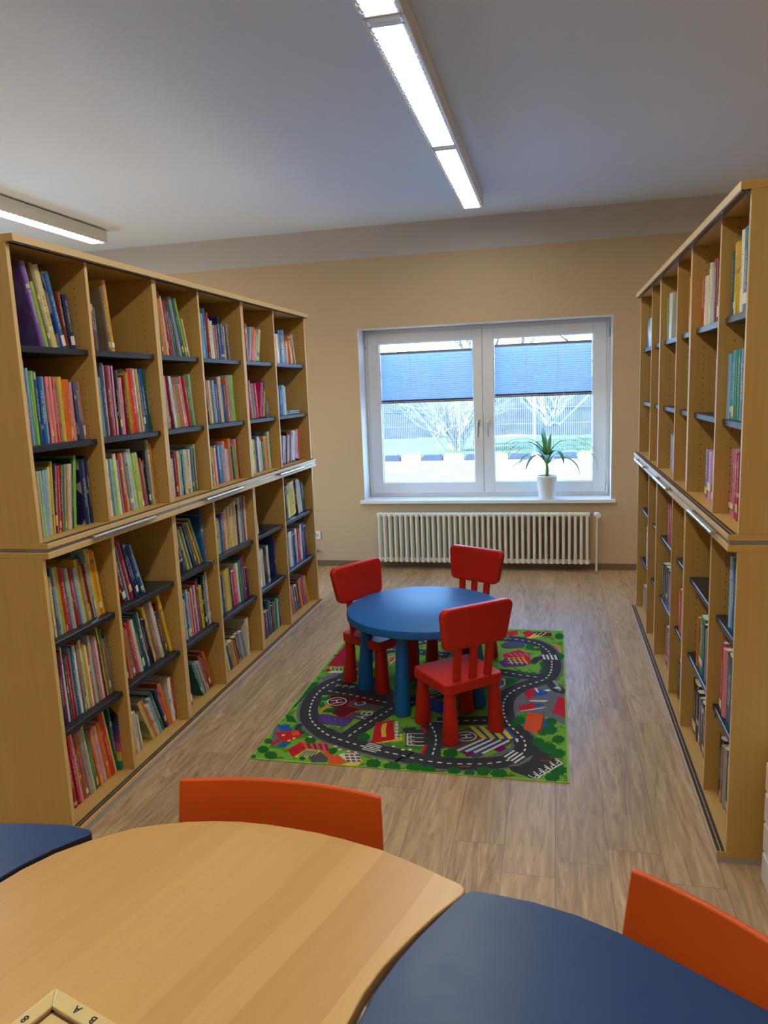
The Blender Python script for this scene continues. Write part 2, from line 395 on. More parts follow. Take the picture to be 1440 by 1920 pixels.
win = empty('window_1', (-.63, FR, wz0), kind='structure')
off = Vector((-.63, FR, wz0))
def wpart(mb, name, m, parent=win, **k):
    o = mb.build(name, m, **k); o.parent = parent; o.location = -off if parent is win else (0, 0, 0)
    return o
fz0, fz1 = .634, 2.1915
f = MB(); t_ = .045
f.box(wx0+.003, wx0+t_, FR, FR+.07, fz0, fz1); f.box(wx1-t_, wx1-.003, FR, FR+.07, fz0, fz1)
f.box(wx0+t_, wx1-t_, FR, FR+.07, fz1-.04, fz1); f.box(wx0+t_, wx1-t_, FR, FR+.07, fz0, fz0+.045)
wpart(f, 'window_frame', M['white'], bevel=.004)
def sash(x0, x1, gx0, gx1, hx, side):
    z0, z1, gz0, gz1 = .668, 2.158, .769, 2.066
    s = MB(); y0, y1 = FR-.018, FR+.06
    s.box(x0, gx0, y0, y1, z0, z1); s.box(gx1, x1, y0, y1, z0, z1); s.box(gx0, gx1, y0, y1, gz1, z1); s.box(gx0, gx1, y0, y1, z0, gz0)
    so = wpart(s, 'sash', M['white'], bevel=.005)
    g = MB().box(gx0-.004, gx1+.004, FR+.028, FR+.032, gz0-.004, gz1+.004).build('glass_pane', M['glass'], so)
    sl = MB(); y = FR+.005
    for a in ((gx0, gx0+.006, gz0, gz1), (gx1-.006, gx1, gz0, gz1)): sl.box(a[0], a[1], y, y+.018, a[2], a[3])
    sl.box(gx0+.006, gx1-.006, y, y+.018, gz0, gz0+.006); sl.box(gx0+.006, gx1-.006, y, y+.018, gz1-.006, gz1)
    sl.build('glazing_bead', M['clip'], so)
    h = MB(); hz = 1.30
    h.box(hx-.012, hx+.012, y0-.010, y0, hz-.02, hz+.045); h.box(hx-.008, hx+.008, y0-.045, y0-.010, hz+.01, hz+.026); h.box(hx-.009, hx+.009, y0-.05, y0-.038, hz-.11, hz+.03)
    h.build('handle', M['alu'], so, bevel=.003)
    for z in (.69, 2.07):
        xx = x0-.012 if side < 0 else x1+.012
        MB().tube([(xx, y0-.004, z-.03), (xx, y0-.004, z+.05)], .008, 8).build('hinge', M['white'], so, smooth=40)
sash(wx0+.038, -.6375, -1.592, -.722, -.682, -1)
sash(-.6345, wx1-.038, -.536, .330, -.590, 1)
sb = MB().box(wx0-.035, wx1+.035, YB-.045, YB, .604, .634).box(wx0+.001, wx1-.001, YB, FR+.03, .604, .634)
wpart(sb, 'window_sill', M['white2'], bevel=.004)

wpart(MB().box(-.66, -.612, FR+.0605, FR+.07, .68, 2.15).box(-.6373, -.6347, FR-.006, FR+.0605, .668, 2.158), 'meeting_gasket', M['rail'])
def blind(x0, x1, z0, z1, label):
    e = empty('pleated_blind', ((x0+x1)/2, FR+.012, z1), label=label, cat='blind', group='pleated blinds in the window')
    o = Vector(e.location); p = MB(); n = 22
    zz = [z1-.02-(z1-z0-.045)*(i/(2*n))**.82 for i in range(2*n+1)]
    for i, z in enumerate(zz): p.v += [(x0-o.x, (.006 if i % 2 else -.006), z-o.z), (x1-o.x, (.006 if i % 2 else -.006), z-o.z)]
    for i in range(2*n): p.face([2*i, 2*i+1, 2*i+3, 2*i+2])
    p.build('pleated_fabric', M['pleat'], e)
    MB().box(x0-o.x, x1-o.x, -.009, .009, -.02, 0).build('top_rail', M['rail'], e, bevel=.002)
    MB().box(x0-o.x, x1-o.x, -.009, .009, z0-o.z+.012, z0-o.z+.025).build('bottom_rail', M['dark'], e)
    MB().box(x0-o.x, x1-o.x, -.010, .010, z0-o.z-.004, z0-o.z+.011).build('lower_rail', M['rail'], e, bevel=.002)
    c = MB()
    for k in (.33, .66): c.tube([(x0-o.x+(x1-x0)*k, -.006, -.02), (x0-o.x+(x1-x0)*k, -.006, z0-o.z+.02)], .0008, 5)
    c.build('cord', M['rail'], e)
blind(-1.584, -.730, 1.520, 1.990, 'light blue pleated blind half lowered in the left window sash')
blind(-.528, .322, 1.540, 2.010, 'light blue pleated blind half lowered in the right window sash, above the plant')

# ------------------------------------------------------------------ outdoors
GZ = -.20
def ground(name, x0, x1, y0, y1, z, m, **k):
    o = MB().box(x0, x1, y0, y1, z-.3, z).build(name, m); tag(o, **k); return o
m = mat('asphalt yard', srgb(190, 190, 190), .9); t = NT(m)
t.l(t.ramp(t.noise(t.coord('Object'), 2.5, 6, .7), [(.3, srgb(150, 152, 156)), (.7, srgb(196, 198, 200))]), t.b.inputs['Base Color']); M['asph'] = m
m = mat('lawn', srgb(110, 150, 80), .95); t = NT(m)
t.l(t.ramp(t.noise(t.coord('Object', (.35, 1.6, 1)), 1.6, 5, .65), [(.3, srgb(36, 54, 12)), (.55, srgb(70, 86, 22)), (.75, srgb(110, 110, 46))]), t.b.inputs['Base Color']); M['lawn'] = m
m = mat('bank with scrub', srgb(110, 110, 100), .95); t = NT(m)
t.l(t.ramp(t.noise(t.coord('Object', (1, 1, 1)), 2.0, 7, .75), [(.3, srgb(22, 28, 32)), (.5, srgb(40, 44, 46)), (.7, srgb(62, 60, 60))]), t.b.inputs['Base Color']); M['bank'] = m
struct(ground('yard_ground', -40, 40, YB+.5, 18.95, GZ, M['asph']))
struct(ground('lawn_ground', -40, 40, 18.95, 27, GZ+.02, M['lawn']))
b = MB(); nx = 60
prof = [(27, GZ), (29.5, .5), (32.5, 1.15), (34.5, 1.35), (36, 1.36), (60, 1.9), (90, 2.2)]
for i in range(nx+1):
    x = -45+90*i/nx
    for y, z in prof: b.v.append((x, y, z+.18*mnoise.noise(Vector((x*.4, y*.3, 0)))*(1 if y < 34 else .3)))
for i in range(nx):
    for j in range(len(prof)-1):
        q = i*len(prof)+j; b.face([q, q+len(prof), q+len(prof)+1, q+1], 1 if 3 <= j <= 3 else 0)
struct(b.build('embankment', [M['bank'], M['asph']], smooth=50))
# block left of the yard, unseen from the aisle, added to shade the yard
struct(MB().box(-13, -8.0, 12.2, 16.6, GZ, 4.3).build('yard_shade_block', M['band']))
struct(MB().box(-60, 40, -60, YN-.31, GZ-.3, GZ).build('lawn_ground', M['lawn']))
struct(MB().box(-60, XW0-.31, YN-.31, YB+.5, GZ-.3, GZ).build('yard_ground', M['asph']))

def kerb(n_cols):
    cols = [mat('kerb ' + n, c, .8) for n, c in (('black', srgb(62, 66, 76)), ('yellow', srgb(222, 186, 96)), ('white', srgb(220, 220, 216)))]
    names = ('black', 'yellow', 'white')
    x = -6.6; k = 0
    while x < 2.6:
        pts = [(0, 0), (.52, 0), (.52, .10), (.46, .16), (.06, .16), (0, .10)]
        mb = MB(); v = [(px, pz) for px, pz in pts]
        mb.prism([(px, pz) for px, pz in v], 0, .16)
        mb.v = [(a, c, b_) for a, b_, c in mb.v]
        seq = (0, 1, 0, 2)[k % 4]
        o = mb.build('kerb_block', cols[seq], loc=(x, 18.75, GZ), bevel=.01)
        tag(o, '%s painted kerb block in the striped row at the edge of the lawn outside' % names[seq], 'kerb', names[seq]+' kerb blocks outside')
        x += .55; k += 1
kerb(3)
M['fence'] = mat('galvanised fence wire', srgb(150, 158, 166), .5, .5, .2)
fe = empty('mesh_fence', (-10, 19.6, GZ), label='tall grey wire mesh fence running along the lawn outside the window', cat='fence')
x = -10.15+.0
for k in range(7):
    px = -10.25+2.5*k+ .0
    MB().box(px-.03, px+.03, -.03, .03, 0, 2.2).build('fence_post', M['fence'], fe, loc=(10-10+px+10-.0, 0, 0))
    if k < 6:
        p = MB()
        for i in range(1, 50):
            xx = px+10+i*.05; p.box(xx-.003, xx+.003, -.003, .003, .05, 2.05)
        for j in range(6):
            zz = .06+j*.39; p.box(px+10+.03, px+10+2.47, .003, .009, zz-.004, zz+.004)
        p.build('mesh_panel', M['fence'], fe)

M['bark'] = leafmat('pale bark', srgb(150, 140, 126), srgb(190, 182, 168))
M['bark2'] = leafmat('dark bark', srgb(52, 52, 56), srgb(80, 76, 72))
def tree(x, y, z, h, r, stems, spread, m, label, seed, depth=4, group=None):
    rnd = random.Random(seed); mb = MB()
    def grow(p, d, L, r, lv):
        n = 4; path = [p]; q = p.copy(); dd = d.copy(); rad = [r]
        for i in range(n):
            dd = (dd+Vector((rnd.gauss(0, .12), rnd.gauss(0, .12), rnd.gauss(.04, .07)))).normalized(); q = q+dd*L/n; path.append(q.copy()); rad.append(r*(1-.55*(i+1)/n))
        mb.tube(path, rad, 5 if lv > 1 else 8, cap=False)
        if lv >= depth: return
        for k in range(rnd.choice((3, 4, 4, 5))):
            i = rnd.randint(1, n); a = rnd.uniform(0, 2*PI); s_ = rnd.uniform(.5, 1.0)
            side = Vector((math.cos(a), math.sin(a), rnd.uniform(-.1, .5))).normalized()
            grow(path[i], (dd*(1-.45*s_)+side*s_).normalized(), L*rnd.uniform(.5, .72), rad[i]*rnd.uniform(.4, .6), lv+1)
    for k in range(stems):
        a = rnd.uniform(0, 2*PI); s_ = spread*rnd.uniform(.5, 1)
        grow(Vector((rnd.gauss(0, .12*(stems > 1)), rnd.gauss(0, .1*(stems > 1)), -.1)), Vector((math.cos(a)*s_, math.sin(a)*s_*.6, 1)).normalized(), h*rnd.uniform(.35, .5), r*rnd.uniform(.5, 1) if stems > 1 else r, 0)
    o = mb.build('bare_tree', m, loc=(x, y, z), smooth=60)
    tag(o, label, 'tree', group); return o
tree(-2.75, 21.6, GZ, 5.5, .06, 20, .8, M['bark'], 'pale many-stemmed bare shrub tree behind the fence, seen through the left sash', 3)
tree(-2.45, 23.6, GZ, 7, .24, 2, .12, M['bark2'], 'thick dark double trunk of a bare tree just behind the many-stemmed shrub', 5)
tree(-.1, 24.8, GZ+.6, 5, .05, 14, 1.2, M['bark'], 'pale bare shrub with drooping twigs seen near the middle of the right sash', 11)
tree(1.45, 22.0, GZ, 7, .16, 1, .05, M['bark2'], 'slim dark leafless tree at the right edge of the right sash', 21)
rnd = random.Random(5)
for k in range(9):
    tree(-15+3.4*k+rnd.uniform(-.5, .5), 30+(k % 2)*8, 1.0, 7, .13, 1, .1, M['bark2'], 'bare tree in the row on the bank beyond the lawn', 40+k, depth=3, group='bare trees on the far bank')

# ------------------------------------------------------------------ radiator, socket, small wall things
rad = empty('radiator', (-.645, YB-.09, .06), label='long cream column radiator under the window sill', cat='radiator')
RX0, RX1, N = -1.60, .30, 38
pitch_ = (RX1-RX0)/N
def section():
    s = MB()
    for yy in (-.045, 0, .045):
        s.tube([(0, yy, .03), (0, yy, .45)], .0125, 8)
    for z in (.03, .45):
        s.tube([(0, -.058, z), (0, .058, z)], [.014, .014], 8)
        s.tube([(-pitch_/2, 0, z), (pitch_/2, 0, z)], .021, 10, cap=False)
        for yy in (-.045, .045):
            c = len(s.v); s.lathe([(0.0001, -.017), (.012, -.012), (.017, 0), (.012, .012), (0.0001, .017)], 0, yy, 8)
            s.xform(Matrix.Translation((0, 0, z)), c)
    return s
s0 = section().build('radiator_section', M['rad'], rad, smooth=50, loc=(RX0+pitch_/2+.645, 0, 0))
for k in range(1, N):
    c = s0.copy(); C.objects.link(c); c.parent = rad; c.location = (RX0+pitch_*(k+.5)+.645, 0, 0)
MB().tube([(RX1+.645, 0, .45), (RX1+.645+.02, 0, .45)], .014, 10).tube([(RX1+.645+.02, 0, .45), (RX1+.645+.05, 0, .45)], .009, 8).build('valve_stem', M['steel'], rad, smooth=40)
MB().tube([(RX1+.69, 0, .45), (RX1+.705, -.03, .45), (RX1+.71, -.062, .45)], [.024, .026, .022], 14).build('thermostat_knob', M['white'], rad, smooth=40)
MB().tube([(RX1+.70, .005, .45), (RX1+.70, .005, -.055)], .009, 10).tube([(RX0+.62, 0, .03), (RX0+.62, 0, -.055)], .009, 10).build('pipe', M['white2'], rad, smooth=40)
MB().tube([(RX0+.60, 0, .03), (RX0+.645, 0, .03)], .012, 10).build('lockshield_valve', M['steel'], rad, smooth=40)
br = MB()
for x in (-1.2, -.05): br.box(x+.645-.012, x+.645+.012, .02, .089, .40, .425)
br.build('wall_bracket', M['dark'], rad)

so = empty('wall_socket', (-2.225, YB, .30), label='white power socket on the back wall beside the left bookcase', cat='socket')
MB().box(-.04, .04, -.010, -.0003, -.04, .04).build('socket_plate', M['white2'], so, bevel=.004)
pr_ = MB().tube([(0, -.012, 0), (0, -.0101, 0)], .021, 20).tube([(0, -.0135, 0), (0, -.0121, 0)], .016, 20).build('socket_insert', M['reflect2'], so, smooth=40)
hol = MB()
for sx_ in (-.0095, .0095): hol.tube([(sx_, -.0142, 0), (sx_, -.0136, 0)], .003, 8)
hol.build('pin_hole', M['dark'], so)
bl_ = MB().lathe([(.0001, -.02), (.013, -.015), (.02, 0), (.013, .015), (.0001, .02)], 0, 0, 14).build('wall_hook', mat('purple plastic', srgb(150, 128, 214), .4), loc=(-2.236, YB-.0205, .145), smooth=60)
tag(bl_, 'small round purple hook on the back wall just below the socket', 'hook')

# ------------------------------------------------------------------ plant
pl = empty('potted_plant', (-.068, YB+.065, .634), label='strappy green plant in a white pot on the window sill', cat='plant')
MB().lathe([(.066, .0003), (.072, .01), (.090, .185), (.094, .19), (.094, .205), (.086, .205), (.084, .19), (.066, .03), (.0001, .03)], 0, 0, 36).build('plant_pot', M['pot'], pl, smooth=35)
MB().lathe([(.0001, .186), (.083, .184), (.083, .17), (.0001, .17)], 0, 0, 24).build('soil', M['soil'], pl)
MB().tube([(0, 0, .18), (.004, 0, .26), (.0, 0, .33)], [.017, .015, .008], 10).build('stem', M['leafp'], pl, smooth=50)
def leaf(L, az, up, droop, wd, z0=.30, seed=0):
    mb = MB(); n = 12; d = Vector((math.cos(az), math.sin(az), 0)); side = Vector((-d.y, d.x, 0)); p = Vector((0, 0, z0)); el = up
    for i in range(n+1):
        w_ = wd*(math.sin(min(1, i/n*2.2+.25)*PI/2))*(1-(i/n)**3)+.0006
        nrm = (d*-math.sin(el)+Vector((0, 0, math.cos(el))))
        mb.v += [tuple(p-side*w_-nrm*-.002), tuple(p), tuple(p+side*w_+nrm*.002)]
        el -= droop/n*(.75+1.2*i/n); p = p+(d*math.cos(el)+Vector((0, 0, math.sin(el))))*L/n
    for i in range(n):
        for j in (0, 1): mb.face([3*i+j, 3*i+j+1, 3*i+j+4, 3*i+j+3])
    o = mb.build('leaf', M['leafp'], pl, smooth=70)
    s = o.modifiers.new('t', 'SOLIDIFY'); s.thickness = .0012
rl = random.Random(8)
LV = [(.34, 205, 75, 3.1), (.40, 172, 62, 3.3), (.21, 118, 80, .5), (.21, 70, 80, .6), (.36, 8, 66, 2.5), (.42, 352, 58, 3.2), (.38, 15, 50, 3.0), (.33, 190, 50, 3.1), (.30, 225, 60, 2.9),
      (.28, 300, 62, 3.2), (.30, 330, 48, 3.0), (.26, 150, 55, 2.2), (.30, 40, 60, 2.2), (.36, 182, 72, 2.9), (.30, 240, 45, 2.6), (.34, 358, 74, 2.9), (.27, 270, 50, 2.6), (.24, 60, 50, 2.4), (.27, 205, 30, 1.8), (.28, 340, 25, 1.6), (.31, 100, 70, 1.2), (.36, 165, 78, 2.6), (.34, 20, 78, 2.7), (.33, 178, 40, 2.4), (.33, 5, 38, 2.5), (.30, 200, 82, 2.6), (.26, 345, 84, 2.2)]
for i, (L, az, up, dr) in enumerate(LV): leaf(L*1.45, math.radians(az), math.radians(up), dr*.62, .018+rl.random()*.007, .29+rl.random()*.05)

# ------------------------------------------------------------------ ceiling luminaires
def luminaire(x0, x1, y1, L, zb, zt, label, detail=True):
    xc = (x0+x1)/2; w_ = (x1-x0)/2
    e = empty('ceiling_light', (xc, y1-L, zt), label=label, cat='ceiling light', group=None)
    h = zb-zt
    b_ = MB()
    b_.box(-w_, -w_+.012, 0, L, h, 0); b_.box(w_-.012, w_, 0, L, h, 0); b_.box(-w_+.012, w_-.012, 0, L, -.012, 0)
    b_.box(-w_+.012, w_-.012, 0, .012, h, -.012); b_.box(-w_+.012, w_-.012, L-.012, L, h, -.012)
    b_.build('housing', M['lampbody'], e, bevel=.003)
    MB().box(-w_-.004, -w_, .002, L-.002, h*.45, h*.45+.004).box(w_, w_+.004, .002, L-.002, h*.45, h*.45+.004).build('side_ridge', M['white2'], e)
    MB().box(-w_+.024, w_-.024, .09, L-.012, h+.006, h+.010).build('diffuser', M['lamp'], e)
    MB().box(-w_+.024, w_-.024, .012, .050, h+.006, h+.010).build('reflector_end', M['reflect'], e)
    MB().box(-w_+.024, w_-.024, .050, .09, h+.006, h+.010).build('reflector_end', M['reflect2'], e)
    c_ = MB(); n = int(L/.055)
    for s_ in (-1, 1):
        a, b2 = sorted((s_*(w_-.012), s_*(w_-.024)))
        c_.box(a, b2, .012, L-.012, h+.004, h+.008)
        for k in range(n): c_.box(a+.002, b2-.002, .02+k*.055, .055+k*.055, h, h+.004)
    c_.build('clip_rail', M['clip'], e)
    return e
SEG = 1.545
for k, lab in enumerate(('farthest', 'middle', 'nearest', 0, 1)):
    luminaire(-.684, -.522, 5.97-SEG*k, SEG-.004, 2.98, ZC-.0005, 'lit white ceiling light, %s segment of the long row over the aisle' % lab if isinstance(lab, str) else 'lit white ceiling light added unseen to the aisle row, %s the viewer' % ('above', 'behind')[lab])  # last two segments are added out of view for more light
for k in range(4): luminaire(2.40, 2.562, 5.97-SEG*k, SEG-.004, 2.98, ZC-.0005, 'lit white ceiling light of the added right row, %s segment, hidden behind the right bookcase' % ('farthest', 'third', 'second', 'nearest')[k])  # whole row added out of view to brighten the room
for k in range(4):
    luminaire(-3.845, -3.683, 5.93-SEG*k, SEG-.004, 2.965, ZC-.012, ('lit white ceiling light above the top of the left bookcase' if k == 0 else 'lit white ceiling light of the left row, segment %s' % ('second', 'third', 'fourth')[k-1]))
    MB().box(.02, .14, .1, .13, 0, .0115).build('mounting_strip', M['dark'], [o for o in C.objects if o.type == 'EMPTY' and o.name.startswith('ceiling_light')][-1]).location = (-.08, 0, 0)

# ------------------------------------------------------------------ bookcases
DL = [2.293, 2.740, 3.262, 3.706, 4.268, 4.785, 5.425]; DR = [2.522, 2.939, 3.52, 3.894, 4.484, 4.858, 5.47]
ZR = [1.857, 1.500, 1.152, .762, .406, .041]
XB = {'L': -1.780, 'R': .541}; XP = {'L': -1.811, 'R': .572}; SG = {'L': -1, 'R': 1}
DEP = .40; T = .019
def case(side, k, tier):
    D = DL if side == 'L' else DR; g = SG[side]; y0, ym, y1 = D[2*k], D[2*k+1], D[2*k+2]
    pos = ('nearest', 'middle', 'farthest')[k]; sd = 'left' if side == 'L' else 'right'
    e = empty('bookcase', (XB[side], (y0+y1)/2, 0 if tier == 'lower' else 1.131),
              label='open beech bookcase, %s tier, %s unit of the %s row along the aisle' % (tier, pos, sd), cat='bookcase')
    o = Vector(e.location); xb, xp = 0, abs(XP[side]-XB[side])
    def bx(mb, d0, d1, ya, yb, za, zb, m=0, mf=None):
        if mf and g < 0: mf = {({'-x': '+x', '+x': '-x'}.get(a, a)): v for a, v in mf.items()}
        mb.box(g*d0, g*d1, ya-o.y, yb-o.y, za-o.z, zb-o.z, m, mf); return mb
    z0, z1 = (.041, 1.0945) if tier == 'lower' else (1.152, 2.197)
    def panel(ya, yb, name, outer=None):
        # own origin at the front edge so that peg holes line up
        mb = MB(); mf = {('-x' if g > 0 else '+x'): 1, '-y': 0, '+y': 0}
        if outer: mf[outer] = 2
        mb.box(0, g*(DEP-.006), -(yb-ya)/2, (yb-ya)/2, 0, z1-z0, 0, mf)
        return mb.build(name, [M['holes'], M['edge'], M['wood']], e, loc=(g*xp, (ya+yb)/2-o.y, z0-o.z), bevel=.0012, seg=1)
    panel(y0, y0+T, 'side_panel', '-y'); panel(y1-T, y1, 'side_panel', '+y'); panel(ym-T/2, ym+T/2, 'divider_panel')
    bx(MB(), xp+DEP-.006, xp+DEP, y0, y1, z0, z1).build('back_panel', M['wood'], e)
    mf = {'-x': 1, '-y': 0}
    if tier == 'lower':
        bx(MB(), 0, xp+DEP, y0, y1, .019, .041, 0, mf).build('bottom_board', [M['wood_y'], M['edge']], e, bevel=.0015, seg=1)
        bx(MB(), 0, xp+DEP, y0, y1, 1.0945, 1.118, 0, mf).build('top_board', [M['wood_y'], M['edge']], e, bevel=.0015, seg=1)
        bx(MB(), .002, xp+DEP-.002, y0+.001, y1-.001, 0, .019).build('plinth', M['plinth'], e)
        bx(MB(), .005, xp+DEP-.004, y0+.001, y1-.001, 1.118, 1.131).build('spacer_rail', M['rail'], e)
        yc = (y0+y1)/2 - (.10 if k == 0 and side == 'R' else 0); hl = .235
        mb = MB(); mb.tube([(-g*.016, yc-hl-o.y, 1.1245), (-g*.016, yc+hl-o.y, 1.1245)], .0075, 10)
        for s_ in (-1, 1): mb.box(-g*.016, g*.005, yc+s_*(hl-.02)-.008-o.y, yc+s_*(hl-.02)+.008-o.y, 1.119, 1.130)
        mb.build('handle', M['alu'], e, smooth=40)
    else:
        bx(MB(), 0, xp+DEP, y0, y1, 1.131, 1.152, 0, mf).build('bottom_board', [M['wood_y'], M['edge']], e, bevel=.0015, seg=1)
        bx(MB(), 0, xp+DEP, y0, y1, 2.197, 2.223, 0, mf).build('top_board', [M['wood_y'], M['edge']], e, bevel=.0015, seg=1)
        for a in (.0025, .0125):
            bx(MB(), a*xp/.023, (a+.007)*xp/.023, y0+.002, y1-.002, 2.1925, 2.197).build('door_track', M['track'], e)
    zt = .041 if tier == 'lower' else 1.152
    for a in (.06, .52):
        bx(MB(), a*xp, (a+.34)*xp, y0+.002, y1-.002, zt, zt+.0006).build('door_track', M['dark'], e)
    for (a, b) in ((y0+T, ym-T/2), (ym+T/2, y1-T)):
        for zs in ((ZR[0], ZR[1]) if tier == 'upper' else (ZR[3], ZR[4])):
            sb_ = .017 if side == 'L' else .022
            bx(MB(), xp+sb_, xp+DEP-.01, a+.0015, b-.0015, zs-.024, zs).build('shelf', M['shelf'], e, bevel=.002, seg=1)
    return e
for side in 'LR':
    for k in range(3):
        for tier in ('upper', 'lower'): case(side, k, tier)

